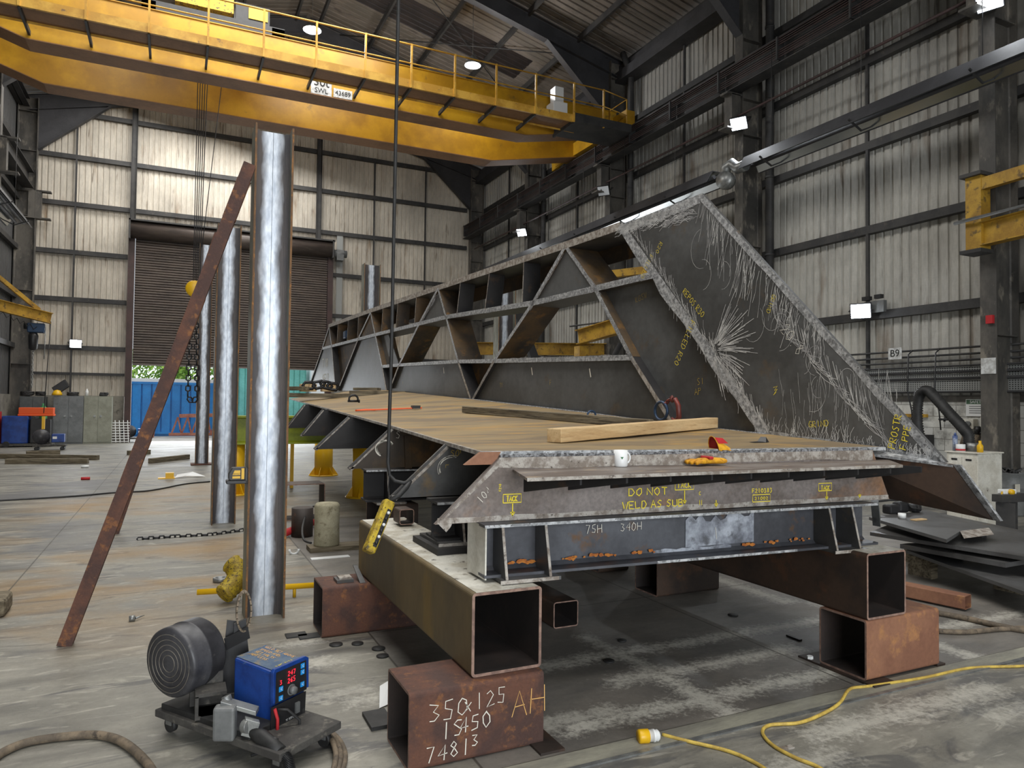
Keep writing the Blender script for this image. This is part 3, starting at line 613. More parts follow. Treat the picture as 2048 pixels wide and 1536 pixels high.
# radiant tube heaters
def heater(p0, p1, l, side=-1):
    t = thing('radiant_heater', l, 'heater', p0, group=None); p0 = Vector(p0); p1 = Vector(p1)
    mb = MB(); mb.sweep([(-.34, -.2), (-.16, .1), (.16, .1), (.34, -.2), (.33, -.2), (.155, .09), (-.155, .09), (-.33, -.2)], p0, p1); local(t, mb).build('reflector_hood', M['rafter'], t)
    mb = MB(); mb.sweep([(-.3, -.19), (-.15, .08), (.15, .08), (.3, -.19), (.295, -.19), (.148, .075), (-.148, .075), (-.295, -.19)], p0, p1); local(t, mb).build('reflector_lining', M['chrome'], t)
    mb = MB(); mb.cyl(p0+Vector((.1, 0, -.05)), p1+Vector((.1, 0, -.05)), .05, 10); mb.cyl(p0+Vector((-.1, 0, -.05)), p1+Vector((-.1, 0, -.05)), .05, 10); local(t, mb).build('burner_tube', M['rafter'], t)
    mb = MB(); d = (p1-p0); n = int(d.length/2.4)
    for i in range(n+1):
        c = p0+d*(i+.3)/(n+1); mb.bar(c+Vector((-.36, 0, -.12)), c+Vector((0, 0, -.28)), .03, .03); mb.bar(c+Vector((.36, 0, -.12)), c+Vector((0, 0, -.28)), .03, .03); mb.cyl(c+Vector((0, 0, .1)), c+Vector((0, 0, 2.4)), .008, 5)
    local(t, mb).build('hanger', M['steel_dark'], t)
    return t
heater((11.9, 12.35, 7.3), (11.9, 3.2, 7.3), 'long dark radiant heater with mirrored underside crossing the upper right')
heater((11.9, 27.5, 7.3), (11.9, 13.4, 7.3), 'dark radiant heater running back behind the tall parapet peak')
heater((-4.3, 25.3, 6.95), (-4.3, 14, 6.95), 'reddish radiant heater ending at the far left edge under the crane rail')
t = thing('heater_fan', 'grey ribbed flue bend and fan between the two right hand heaters', 'fan', (11.9, 12.85, 7.2))
mb = MB(); mb.tube([(11.85, 12.4, 7.25), (11.85, 12.65, 7.25), (11.85, 12.85, 7.42), (11.8, 13.0, 7.35), (11.8, 13.05, 7.1)], .13, 12); mb.lathe([(0, -.12), (.2, -.12), (.22, 0), (.2, .12), (0, .12)], (11.8, 13.0, 7.05), (1, .3, 0), 18)
local(t, mb).build('duct', M['galv'], t)
# pipework on right wall and rainwater pipes
PL = ['wide dark rainwater pipe beside the column nearest the bright middle floodlight', 'dark rainwater pipe beside the column behind the end of the crane walkway', 'dark rainwater pipe beside the farthest right hand column', 'dark rainwater pipe by the yellow bracket column']
for y, l in zip((12.75, 18.6, 24.5, 6.8), PL):
    mb = MB(); mb.tube([(12.7, y+.1, 12.9), (12.75, y, 12.6), (12.95, y, 12.2), (12.95, y, 11), (12.95, y, .1)], .1, 12)
    for z in (3.5, 5.3, 7.2, 9.1, 10.9): mb.cyl((12.95, y, z), (12.95, y, z+.05), .115, 12)
    tag(mb.build('rainwater_pipe', M['steel_dark']), l, 'pipe', 'rainwater pipes on the right wall')
mb = MB(); mb.cyl((12.3, 3, 8.75), (12.3, 30, 8.75), .03, 8); tag(mb.build('gas_pipe', M['door_frame']), 'thin reddish pipe running level just below the right crane rail', 'pipe')
for k, z in enumerate((2.78, 2.66, 2.55)):
    mb = MB(); mb.cyl((XW-.2, 3, z), (XW-.2, 26, z), .022, 6)
    tag(mb.build('conduit', M['steel_dark']), ('topmost', 'middle', 'lowest')[k]+' of three level conduits passing the B9 sign', 'conduit', 'conduits on the right wall')
def mesh_tray():
    t = NT('perforated_galvanised'); p = t.pos(); s = t.n('ShaderNodeSeparateXYZ', {0: p})
    a = t.m('LESS_THAN', t.m('FRACT', t.m('MULTIPLY', s.outputs[1], 22.)), .5); b = t.m('LESS_THAN', t.m('FRACT', t.m('MULTIPLY', s.outputs[2], 28.)), .5)
    c = t.mix(t.m('MULTIPLY', a, b), lin((150,152,150)), lin((44,44,44))); t.out('Base Color', c); t.out('Roughness', .5); t.out('Metallic', .3); return t.mat
M['mesh'] = mesh_tray()
for k, (z0, z1) in enumerate(((2.36, 2.42), (2.24, 2.3), (1.98, 2.18))):
    t = thing('cable_tray', ('highest', 'second', 'widest lowest')[k]+' perforated cable tray on the wall below the B9 sign', 'cable tray', (XW-.25, 15, z0), group='cable trays on the right wall')
    mb = MB(); mb.box(XW-.27, XW-.262, 3, 26, z0, z1); local(t, mb).build('tray', M['mesh'], t)
    mb = MB(); mb.cyl((XW-.3, 3, z0-.02), (XW-.3, 26, z0-.02), .02, 6); mb.cyl((XW-.3, 3, z1+.02), (XW-.3, 26, z1+.02), .018, 6); local(t, mb).build('cable', M['black'], t)
t = thing('bay_sign', 'small grey sign reading B9 on the right wall conduits', 'sign', (XW-.3, 9.5, 2.66)); mb = MB(); mb.box(XW-.235, XW-.222, 9.37, 9.66, 2.63, 2.86); local(t, mb).build('plate', M['signgrey'], t)
text_obj('lettering', 'B9', (XW-.238, 9.515, 2.745), (0, -1, 0), (0, 0, 1), .2, M['ink'], t)
for k, y in enumerate((9.15, 8.6)):
    mb = MB(); mb.tube([(XW-.22, y, 2.78), (XW-.34, y, 2.7), (XW-.34, y+.02, 2.0), (XW-.25, y, 1.6), (XW-.2, y, 1.25)], .014, 6); tag(mb.build('drop_cable', M['black']), ('farther', 'nearer')[k]+' black cable dropping over the cable trays right of the B9 sign', 'cable', 'drop cables')
t = thing('emergency_light', 'twin head emergency light box on the rail beside the low floodlight', 'lamp', (XW-.22, 9.95, 3.7)); mb = MB(); mb.box(XW-.25, XW-.15, 9.75, 10.2, 3.62, 3.86); local(t, mb).build('case', M['grey'], t)
mb = MB(); mb.box(XW-.3, XW-.2, 9.78, 9.93, 3.9, 3.98); mb.box(XW-.3, XW-.2, 10.05, 10.22, 3.89, 3.97); local(t, mb).build('lamp_head', M['black'], t)
t = thing('fire_alarm_point', 'small red alarm call point on the rightmost column', 'alarm', (12.44, 7.3, 3.18)); mb = MB(); mb.box(12.4, 12.46, 7.26, 7.37, 3.1, 3.24); local(t, mb).build('case', M['red'], t)
mb = MB(); mb.box(12.445, 12.46, 7.24, 7.48, 2.25, 2.52); tag(mb.build('column_plate', M['signgrey']), 'blank white bolted plate on the rightmost column', 'sign')
# ---------------------------------------------------------------- tall steel posts
def post(cx, y0, y1, w, z1, label, plate=False):
    t = thing('steel_post', label, 'post', (cx, (y0+y1)/2, 0), group='upright steel sections standing on the floor')
    d = (y1-y0)/2; tw = .012; b = MB()
    b.box(-w/2+.014, w/2-.014, -tw/2, tw/2, 0, z1)
    for sx in (-1, 1):   # root fillets
        for k in range(3):
            a = .03-.01*k; x = sx*(w/2-.014-a/2); b.box(x-a/2, x+a/2, -tw/2-.01*(k+1)*.8, -tw/2, 0, z1-.001*k)
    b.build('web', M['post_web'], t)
    for sx in (-1, 1):
        b = MB(); xa, xb = sorted((sx*w/2, sx*(w/2-.014))); b.box(xa, xb, -d+.004, d, 0, z1+.01); b.build('flange', M['post_side'], t)
        b = MB(); b.box(xa-.0005, xb+.0005, -d, -d+.004, 0, z1+.01); b.build('flange_edge', M['post_edge'], t)
    if plate: b = MB(); b.box(-w/2-.1, w/2+.1, -d-.1, d+.1, 0, .03); b.build('base_plate', M['rust'], t)
    return t
post(.653, 5.66, 5.94, .284, 3.765, 'nearest and widest upright steel post with a bright strip up its web')
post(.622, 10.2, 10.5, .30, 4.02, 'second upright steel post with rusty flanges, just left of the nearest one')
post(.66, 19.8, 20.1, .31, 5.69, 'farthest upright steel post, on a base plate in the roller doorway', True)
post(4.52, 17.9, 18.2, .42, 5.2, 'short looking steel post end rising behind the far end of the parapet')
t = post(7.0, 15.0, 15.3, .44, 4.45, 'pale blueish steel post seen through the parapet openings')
def brace(p0, p1, w, h, label, spl):
    t = thing('diagonal_brace', label, 'brace', p0, group='rusty braces leaning on the posts'); p0 = Vector(p0); p1 = Vector(p1); D = p1-p0
    mb = MB(); mb.channel(p0, p1, w, h, .009, (0, -1, .2)); mb.channel(p0+Vector((0, .004, 0)), p1+Vector((0, .004, 0)), w*.96, h*.9, .008, (0, 1, -.2)); local(t, mb).build('channel', M['rust'], t)
    for f in spl:
        mb = MB(); c = p0+D*f; mb.bar(c-D.normalized()*.16, c+D.normalized()*.16, w*1.06, h*.8, (0, -1, .2)); local(t, mb).build('splice_plate', mat('splice_rust', (132,84,48), (104,66,44), sc=6, rough=.8), t)
brace((-.63, 5.62, 0), (.47, 5.6, 3.42), .088, .08, 'long rusty steel brace leaning from the floor up to the nearest post', (.36, .66, .92))
brace((-.62, 10.0, 0), (.46, 10.05, 3.85), .07, .08, 'second darker brace half hidden behind the long rusty brace, leaning on the second post', (.5,))
# laser level clamped on the post
t = thing('laser_level', 'black and yellow laser level clamped to the left flange of the nearest post', 'laser level', (.44, 5.72, 1.1))
mb = MB(); mb.prism([(.375, 5.66, 1.07), (.375, 5.66, 1.11), (.40, 5.66, 1.155), (.49, 5.66, 1.155), (.49, 5.66, 1.06), (.39, 5.66, 1.06)], (0, .08, 0)); mb.box(.36, .50, 5.65, 5.76, 1.035, 1.06); mb.box(.488, .512, 5.68, 5.76, 1.03, 1.15); local(t, mb).build('body', M['black'], t, .004)
mb = MB(); mb.prism([(.40, 5.655, 1.10), (.415, 5.655, 1.135), (.455, 5.655, 1.135), (.455, 5.655, 1.10)], (0, .004, 0)); mb.box(.40, .455, 5.654, 5.658, 1.075, 1.092); mb.box(.462, .482, 5.645, 5.7, 1.07, 1.15); local(t, mb).build('panel', M['yellow'], t)
text_obj('lettering', 'DEWALT', (.428, 5.653, 1.109), (1, 0, 0), (0, 0, 1), .014, M['ink'], t, .0003)
# ---------------------------------------------------------------- trestles of box section
def stub(x0, x1, y0, y1, z0, z1, label, m_='rust', ax='x', name='box_section_block', t_=.0125, grp='box sections on the floor'):
    t = thing(name, label, 'steel block', ((x0+x1)/2, (y0+y1)/2, z0), group=grp); mb = MB(); mb.m = 0
    if ax == 'x': mb.hollow((x0, (y0+y1)/2, (z0+z1)/2), (x1, (y0+y1)/2, (z0+z1)/2), y1-y0, z1-z0, t_, .02)
    else: mb.hollow(((x0+x1)/2, y0, (z0+z1)/2), ((x0+x1)/2, y1, (z0+z1)/2), x1-x0, z1-z0, t_, .02)
    n = len(mb.f)//4*0
    for i in range(len(mb.f)):
        k = i % 4; mb.mi[i] = (0, 1, 2, 2)[k]
    local(t, mb).build('tube', [M[m_], M['inside'], M['cut']], t); return t
b1 = stub(.978, 1.659, 3.086, 3.436, .0, .35, 'rusty box block in the foreground chalked 350x125 IS 450 74813', 'rust')
stub(3.785, 4.46, 2.955, 3.30, .012, .372, 'orange brown box block under the right hand tube, with open dark end', 'rust_lt')
stub(.965, 1.66, 5.07, 5.42, 0, .35, 'dark brown box block under the far end of the left hand tube', 'rust')
stub(3.79, 4.47, 5.0, 5.33, 0, .35, 'brown box block under the far end of the right hand tube', 'rust_deep')
tl = stub(1.298, 1.672, 3.14, 5.42, .352, .750, 'long olive brown box tube on the left carrying the trestles', 'rust_olive', 'y', 'box_tube', .0145, 'long tubes under the trestles')
tr_ = stub(3.79, 4.142, 2.955, 5.35, .374, .772, 'long dark brown box tube on the right carrying the trestles', 'rust_deep', 'y', 'box_tube', .0125, 'long tubes under the trestles')
for o, x0, x1, y0, y1, z in ((tl, 1.32, 1.652, 3.142, 5.42, .7505), (tr_, 3.81, 4.122, 2.957, 5.35, .7725)):
    mb = MB(); mb.box(x0, x1, y0, y1, z, z+.0012); local(o, mb).build('paint_overspray', M['whiteprimer'], o)
stub(2.555, 2.765, 4.61, 6.2, 0, .192, 'small dark box tube lying on the floor under the trestle', 'rust_deep', 'y', 'box_tube', .008, 'small box offcuts')
stub(1.49, 1.60, 5.0, 5.16, .766, .878, 'small dark box offcut standing on the far end of the left tube', 'rust_deep', 'y', 'box_offcut', .006, 'small box offcuts')
# chalk on the foreground block
mb = MB(); yy = 3.0855
write(mb, '350', (1.07, yy, .205), (1, 0, .03), (0, 0, 1), .085, .0045); write(mb, 'x125', (1.24, yy, .225), (1, 0, .06), (0, 0, 1), .07, .004)
write(mb, '1S', (1.13, yy, .12), (1, 0, .03), (0, 0, 1), .075, .005); write(mb, '450', (1.22, yy, .13), (1, 0, .06), (0, 0, 1), .07, .005); write(mb, '7481', (1.06, yy, .025), (1, 0, .03), (0, 0, 1), .07, .005); write(mb, '3', (1.28, yy, .06), (1, 0, 0), (0, 0, 1), .055, .005)
local(b1, mb).build('chalk_writing', M['chalk_w'], b1)
mb = MB(); write(mb, 'AH', (1.49, yy, .16), (1, 0, 0), (.02, 0, 1), .12, .004); local(b1, mb).build('chalk_writing', M['chalk_o'], b1)
PLT = ['rusty packing strip under the right end of the foreground block', 'dark packing strip in front of the orange brown block', 'thin packing strip behind the right end of the orange brown block']
for (x0, x1, y0, y1), l in zip(((1.59, 1.72, 2.98, 3.2), (3.76, 3.95, 2.88, 3.45), (4.45, 4.53, 2.96, 3.1)), PLT):
    mb = MB(); mb.box(x0, x1, y0, y1, 0, .012); tag(mb.build('packing_plate', M['rust_deep']), l, 'plate')
# ---------------------------------------------------------------- fabricated bearing trestles
KK = -.06
def trestle(y0, xa, xb, zt, z0, label, xs_st, plates, full=True):
    t = thing('bearing_trestle', label, 'steel beam', ((xa+xb)/2, y0+KK*((xa+xb)/2-1.8), z0), group='welded trestle beams')
    P = lambda x, dy, z: Vector((x-KK*dy, y0+KK*(x-1.8)+dy, z)); zb = z0+.018; H = zt-zb
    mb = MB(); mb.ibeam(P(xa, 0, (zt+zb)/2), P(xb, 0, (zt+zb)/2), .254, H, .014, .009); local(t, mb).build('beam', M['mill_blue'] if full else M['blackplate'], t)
    mb = MB(); mb.obox(P((xa+xb)/2, -.1275, zt-.007), P(xb, 0, 0)*.5-P(xa, 0, 0)*.5, (0, .001, 0), (0, 0, .0075)); local(t, mb).build('flange_edge', M['bright'], t)
    if full:
        mb = MB(); mb.obox(P(2.95, -.1275, zb+.007), P(3.45, 0, 0)*.5-P(2.45, 0, 0)*.5, (0, .001, 0), (0, 0, .0072)); local(t, mb).build('flange_edge', M['bright'], t)
        mb = MB(); mb.obox(P(3.5, -.0055, (zb+zt)/2-.01), P(3.66, 0, 0)*.5-P(2.3, 0, 0)*.5, (0, .0008, 0), (0, 0, .105)); mb.obox(P(2.0, -.0055, (zb+zt)/2-.07), P(2.45, 0, 0)*.5-P(1.85, 0, 0)*.5, (0, .0008, 0), (0, 0, .03))
    for x in xs_st:
        for sd in (-1, 1):
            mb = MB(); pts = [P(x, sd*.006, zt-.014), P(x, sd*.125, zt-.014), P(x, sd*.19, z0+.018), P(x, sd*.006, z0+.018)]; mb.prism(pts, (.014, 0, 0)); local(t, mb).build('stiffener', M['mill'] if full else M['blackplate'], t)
            mb = MB(); mb.obox((P(x+.007, sd*.126, zt-.014)+P(x+.007, sd*.191, z0+.018))/2, (.0072, 0, 0), (P(0, sd*.126, zt-.014)-P(0, sd*.191, z0+.018))/2, (0, .0014, 0)); local(t, mb).build('stiffener_edge', M['bright2'], t)
    for (x0, x1) in plates:
        mb = MB(); mb.obox(P((x0+x1)/2, 0, z0+.009), ((x1-x0)/2, KK*(x1-x0)/2, 0), (0, .2, 0), (0, 0, .009)); local(t, mb).build('base_plate', M['mill'], t)
        mb = MB(); mb.obox(P((x0+x1)/2, -.2, z0+.009), ((x1-x0)/2, KK*(x1-x0)/2, 0), (0, .0012, 0), (0, 0, .0092)); local(t, mb).build('base_plate_edge', M['bright2'], t)
    return t, P
t1, P1 = trestle(3.39, 1.43, 4.12, 1.040, .757, 'front trestle beam with bright ground flange and two stiffened feet, chalked 75H 340H', (1.52, 1.76, 3.70, 3.89), ((1.49, 1.81), (3.68, 3.94)))
mb = MB(); mb.obox(P1(1.432, 0, .90), (.004, 0, 0), (0, .12, 0), (0, 0, .135)); local(t1, mb).build('end_plate', M['offwhite'], t1)
mb = MB(); write(mb, '75H', P1(2.06, -.013, .945), (1, KK, 0), (0, 0, 1), .045, .003); write(mb, '340H', P1(2.28, -.013, .945), (1, KK, 0), (0, 0, 1), .045, .003); mb.ribbon([P1(2.93, -.013, .93), P1(2.94, -.013, .86)], .003, (0, -1, 0)); local(t1, mb).build('chalk_writing', M['chalk_w'], t1)
rnd = random.Random(3)   # rust blooms along the root of the web
mb = MB()
for i in range(60):
    x = rnd.choice((rnd.uniform(1.9, 2.5), rnd.uniform(3.1, 3.68), rnd.uniform(1.55, 1.75))); z = .80+rnd.uniform(.002, .016); r_ = rnd.uniform(.006, .018); c = P1(x, -.0185, z+.01)
    mb.add([c+Vector((r_*math.cos(a)*rnd.uniform(.8, 1.6), -.0008, r_*.7*math.sin(a)*rnd.uniform(.6, 1.2))) for a in [k*math.pi/4 for k in range(8)]], [list(range(8))[::-1]])
local(t1, mb).build('rust_bloom', mat('rust_bloom', (190,120,50), (160,92,44), sc=30, rough=.9), t1)
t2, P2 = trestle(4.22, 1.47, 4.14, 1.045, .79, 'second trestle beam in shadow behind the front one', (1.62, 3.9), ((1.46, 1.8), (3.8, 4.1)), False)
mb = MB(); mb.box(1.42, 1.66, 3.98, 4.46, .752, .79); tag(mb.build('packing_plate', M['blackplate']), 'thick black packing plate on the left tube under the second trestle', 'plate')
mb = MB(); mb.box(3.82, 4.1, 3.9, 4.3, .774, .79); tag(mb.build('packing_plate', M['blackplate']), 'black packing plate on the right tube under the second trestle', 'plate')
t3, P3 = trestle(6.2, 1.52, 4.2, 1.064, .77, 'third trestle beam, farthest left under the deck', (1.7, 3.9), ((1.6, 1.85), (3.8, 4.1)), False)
stub(1.62, 1.95, 5.95, 6.75, 0, .385, 'low black box block under the third trestle, left side', 'rust_deep'); stub(1.62, 1.95, 5.98, 6.5, .385, .77, 'upper black box block under the third trestle, left side', 'rust_deep')
stub(3.8, 4.15, 5.95, 6.75, 0, .385, 'low black box block under the third trestle, right side', 'rust_deep'); stub(3.8, 4.15, 5.98, 6.5, .385, .77, 'upper black box block under the third trestle, right side', 'rust_deep')
# ---------------------------------------------------------------- the bridge section being welded
br = thing('bridge_section', 'large steel bridge deck section with a tall triangulated parapet, standing on trestles', 'bridge section', (2.8, 6, 1.04))
def bb(mb, name, m_, par=None, bevel=0):
    return local(br, mb).build(name, M[m_] if isinstance(m_, str) else m_, par if par is not None else br, bevel)
EL = [(3.40, 1.45, 1.400), (4.30, 1.588, 1.401), (6.10, 1.736, 1.446)]
for (px_, py_, Y) in ((700, 829, 8.3), (640, 813, 11.2), (580, 797, 15.2)):
    p = AY(px_, py_, Y); EL.append((Y, p.x, p.z))
ER = [(3.18, 4.36, 1.385), (4.327, 4.347, 1.431), (5.486, 4.295, 1.491), (9.97, 4.093, 1.714), (13.63, 3.929, 1.879), (15.2, 3.86, 1.94)]
def pw(T, Y, k):
    if Y <= T[0][0]: a, b = T[0], T[1]
    else:
        for a, b in zip(T, T[1:]):
            if Y <= b[0]: break
    f = (Y-a[0])/(b[0]-a[0]); return a[k]+(b[k]-a[k])*f
def zdeck(X, Y):
    xl, zl, xr, zr = pw(EL, Y, 1), pw(EL, Y, 2), pw(ER, Y, 1), pw(ER, Y, 2); f = min(1, max(0, (X-xl)/(xr-xl))); return zl+(zr-zl)*f
def AD(x, y, h=0., z0=1.45):      # point on the deck surface
    Z = z0
    for i in range(60):
        p = AZ(x, y, Z) if abs(Z-HC) > 1e-3 else AZ(x, y, Z+.002); p.y = min(max(p.y, 3.2), 15); z2 = zdeck(p.x, p.y)+h; Z = Z+.3*(z2-Z)
    p = AZ(x, y, Z); return Vector((p.x, p.y, zdeck(p.x, p.y)+h))
mb = MB(); Ys = [3.42, 3.9, 4.3, 4.9, 5.5, 6.1, 7, 8, 9, 10, 11.2, 12.4, 13.6, 15.2]; nx = 6
vs = []
for Y in Ys:
    for i in range(nx+1):
        f = i/nx; xl, xr = pw(EL, Y, 1), pw(ER, Y, 1); X = xl+(xr-xl)*f; YY = Y if Y > 3.42 else 3.425+KK*(X-1.45); vs.append((X, YY, zdeck(X, YY)))
n = len(vs); fs = []
for j in range(len(Ys)-1):
    for i in range(nx): a = j*(nx+1)+i; fs.append((a, a+1, a+nx+2, a+nx+1))
mb.add(vs, fs); mb.add([(x, y, z-.02) for x, y, z in vs], [f[::-1] for f in fs]); bb(mb, 'deck_plate', 'deck')
mb = MB()
for j in range(len(Ys)-1):
    a, b = vs[j*(nx+1)], vs[(j+1)*(nx+1)]; mb.add([(a[0]-.001, a[1], a[2]+.001), (b[0]-.001, b[1], b[2]+.001), (b[0]-.001, b[1], b[2]-.021), (a[0]-.001, a[1], a[2]-.021)], [(3, 2, 1, 0)])
    mb.add([(a[0], a[1], a[2]+.0012), (a[0]+.02, a[1], a[2]+.0012), (b[0]+.02, b[1], b[2]+.0012), (b[0], b[1], b[2]+.0012)], [(0, 1, 2, 3)])
bb(mb, 'deck_edge', 'bright2')
mb = MB(); a, b = Vector(vs[0]), Vector(vs[nx]); mb.add([a+Vector((0, -.001, .001)), b+Vector((0, -.001, .001)), b+Vector((0, -.001, -.022)), a+Vector((0, -.001, -.022))], [(3, 2, 1, 0)]); mb.add([a+Vector((0, 0, .0012)), b+Vector((0, 0, .0012)), b+Vector((0, .03, .0025)), a+Vector((0, .03, .0025))], [(0, 1, 2, 3)]); bb(mb, 'deck_edge', 'bright')
# front diaphragm plate and the shelf welded to its face
FY = lambda x: 3.365+KK*(x-1.8)
fp = [(1.20, 1.041), (4.34, 1.045), (4.19, 1.375), (1.545, 1.372)]
mb = MB(); mb.prism([(x, FY(x), z) for x, z in fp], (0, .03, 0)); bb(mb, 'diaphragm', mat('front_plate_scale', (130,122,118), (108,98,92), (150,106,66), sc=3.2, rough=.55, metal=.25, bump=.12, sc3=1.1, th3=(.5,.66), fine=.25))
mb = MB()   # bare ground margins along the plate edge
def strip(mb, pts, n, wds, h=.0015):
    for (a, b, w) in wds: pass
def edge_strip(mb, a, b, w, inn, n, h=.0012):
    a = Vector(a); b = Vector(b); inn = Vector(inn).normalized()*w; n = Vector(n)*h; k = 14; vs = []; rs = random.Random(int(abs(a.x+b.x+a.z)*1000))
    for i in range(k+1):
        p = a.lerp(b, i/k); vs += [p+n, p+n+inn*rs.uniform(.75, 1.15)]
    mb.add(vs, [(2*i, 2*i+2, 2*i+3, 2*i+1) for i in range(k)])
ny = (0, -1, 0)
edge_strip(mb, (1.215, FY(1.2), 1.043), (1.55, FY(1.55), 1.372), .055, (1, 0, -1), ny); edge_strip(mb, (1.54, FY(1.54), 1.372), (4.19, FY(4.19), 1.373), .06, (0, 0, -1), ny)
edge_strip(mb, (1.21, FY(1.2), 1.042), (4.33, FY(4.33), 1.046), .03, (0, 0, 1), ny); bb(mb, 'ground_margin', 'bright2')
mb = MB()
for (xa_, xb_, za_, wz_) in ((2.72, 3.22, .825, .185), (2.5, 3.05, .793, .03)): edge_strip(mb, P1(xa_, -.0075, za_), P1(xb_, -.0075, za_+.002), wz_, (0, 0, 1), ny, .002)
local(t1, mb).build('overspray_patch', mat('beam_overspray', (176,182,192), (116,120,130), (92,94,100), sc=5, rough=.5, metal=.1, th3=(.52,.66)), t1)
mb = MB(); mb.prism([(1.36, FY(1.36)+.02, 1.335), (1.45, FY(1.4)+.02, 1.40), (1.56, FY(1.5)+.02, 1.40), (1.52, FY(1.5)+.02, 1.335)], (0, .03, 0)); bb(mb, 'edge_tab', 'rust_lt')
mb = MB(); wr = P1  # weld between deck and diaphragm
for k in range(130):
    x = 1.56+2.62*k/129; mb.obox((x, FY(x)+.012, 1.378+.004*math.sin(k*1.7)), (.012, 0, 0), (0, .012, 0), (0, 0, .007))
bb(mb, 'weld_bead', 'weld')
zs_ = 1.308; mb = MB(); sh = [(1.55, FY(1.55), zs_), (4.26, FY(4.26), zs_), (4.06, FY(4.06)-.33, zs_+.004), (1.555, FY(1.55)-.34, zs_+.004)]
shf = [(1.62, FY(1.62)), (4.33, FY(4.33)-.0), (4.02, 2.885), (1.495, 2.965)]
mb.prism([(x, y, zs_) for x, y in shf], (0, 0, -.014)); shelf = bb(mb, 'shelf_plate', mat('shelf_plate_scale', (128,120,114), (104,92,84), (170,150,124), sc=4, rough=.5, metal=.25, th3=(.58,.66), st=(.6,2,1), fine=.15))
mb = MB(); a, b = Vector((1.495, 2.965, zs_)), Vector((4.02, 2.885, zs_)); mb.add([a+Vector((0, -.001, .001)), b+Vector((0, -.001, .001)), b+Vector((0, -.001, -.016)), a+Vector((0, -.001, -.016))], [(3, 2, 1, 0)]); bb(mb, 'shelf_edge', 'bright2', shelf)
for i in range(10):
    x = 1.68+i*.262; mb = MB(); yf = FY(x); mb.prism([(x, yf, zs_-.014), (x+.13, yf-.36, zs_-.014), (x+.13, yf-.36, zs_-.05), (x, yf, zs_-.12)], (.012, 0, 0)); bb(mb, 'gusset', 'blackplate', shelf)
# writing on the front plate
mb = MB(); EX = Vector((1, KK, 0)).normalized(); Zv = Vector((0, 0, 1)); F = lambda px_, py_: APL(px_, py_, (1.8, FY(1.8)-.001, 0), (-KK, 1, 0))
def wr_px(mb, txt, x0, y0, x1, h, w=.006):   # text between two measured points on the plate face
    a, b = F(x0, y0), F(x1, y0-(x1-x0)*.06); ln = sum((.62*1.3 if c != ' ' else .5) for c in txt)*h; k = (b-a).length/ln; write(mb, txt, a, EX, Zv, h, w, asp=.62*k if k < 1.6 else .9)
wr_px(mb, 'DO NOT', 1257, 992, 1340, .042); wr_px(mb, 'WELD AS SUB', 1245, 1018, 1372, .04); wr_px(mb, 'F210383', 1504, 986, 1545, .026, .005); wr_px(mb, '21002', 1509, 1000, 1537, .018, .004)
wr_px(mb, 'TACK', 1013, 1003, 1036, .028, .006); wr_px(mb, 'TACK', 1354, 976, 1384, .032, .006); wr_px(mb, 'TACK', 1642, 980, 1660, .026, .005); wr_px(mb, '4 TYP', 1052, 968, 1075, .018, .003)
for (x0, y0, x1, y1) in ((1006, 1006, 1042, 989), (1350, 980, 1387, 962), (1637, 982, 1663, 967), (1505, 1004, 1540, 990)):
    a, b = F(x0, y0), F(x1, y0); c = F(x0, y1); rect_strokes(mb, a, EX, Zv, (b-a).length, c.z-a.z, .005)
for (x, y, y1) in ((1025, 1007, 1032), (1369, 981, 1008), (1653, 983, 1000), (1432, 1000, 1014), (1719, 988, 996)):
    a, b = F(x, y), F(x, y1); arrow(mb, a, (0, 0, -1), ny, a.z-b.z, .006, .02)
wr_px(mb, 'C', 1398, 990, 1402, .02, .004); mb.ribbon([F(1399, 1000), F(1399, 1010)], .004, ny); mb.ribbon([F(1403, 1000), F(1403, 1010)], .004, ny)
for x in (1002, 1104, 1207, 1303, 1392, 1480, 1557, 1632): write(mb, 'F210', F(x, 982 if x < 1100 else 975-(x-1100)*.04), Zv, -EX, .012, .003)
bb(mb, 'marker_writing', 'chalk_y')
mb = MB(); write(mb, '1048', F(962, 1008), (.7, 0, .7), (-.7, 0, .7), .04, .003); bb(mb, 'chalk_writing', 'chalk_w')
# transverse frames under the deck
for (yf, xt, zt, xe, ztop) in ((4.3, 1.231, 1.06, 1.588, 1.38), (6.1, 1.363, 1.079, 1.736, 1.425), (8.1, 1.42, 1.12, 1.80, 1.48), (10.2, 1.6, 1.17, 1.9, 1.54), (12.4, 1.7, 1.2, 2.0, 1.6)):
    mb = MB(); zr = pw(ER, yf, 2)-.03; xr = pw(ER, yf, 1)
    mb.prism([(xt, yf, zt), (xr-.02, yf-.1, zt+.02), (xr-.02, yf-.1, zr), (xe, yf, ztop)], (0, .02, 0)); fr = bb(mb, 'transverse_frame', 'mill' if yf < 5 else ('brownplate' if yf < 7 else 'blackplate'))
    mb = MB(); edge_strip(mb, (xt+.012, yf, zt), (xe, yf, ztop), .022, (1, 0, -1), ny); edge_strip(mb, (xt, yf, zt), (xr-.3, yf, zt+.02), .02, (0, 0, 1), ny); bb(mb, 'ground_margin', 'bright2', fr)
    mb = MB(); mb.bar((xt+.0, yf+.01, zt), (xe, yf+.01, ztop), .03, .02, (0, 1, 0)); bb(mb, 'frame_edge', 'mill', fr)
mb = MB(); mb.prism([(2.75, 3.45, 1.07), (2.75, 12.4, 1.25), (2.75, 12.4, 1.68), (2.75, 3.45, 1.37)], (.02, 0, 0)); bb(mb, 'longitudinal_web', 'blackplate')
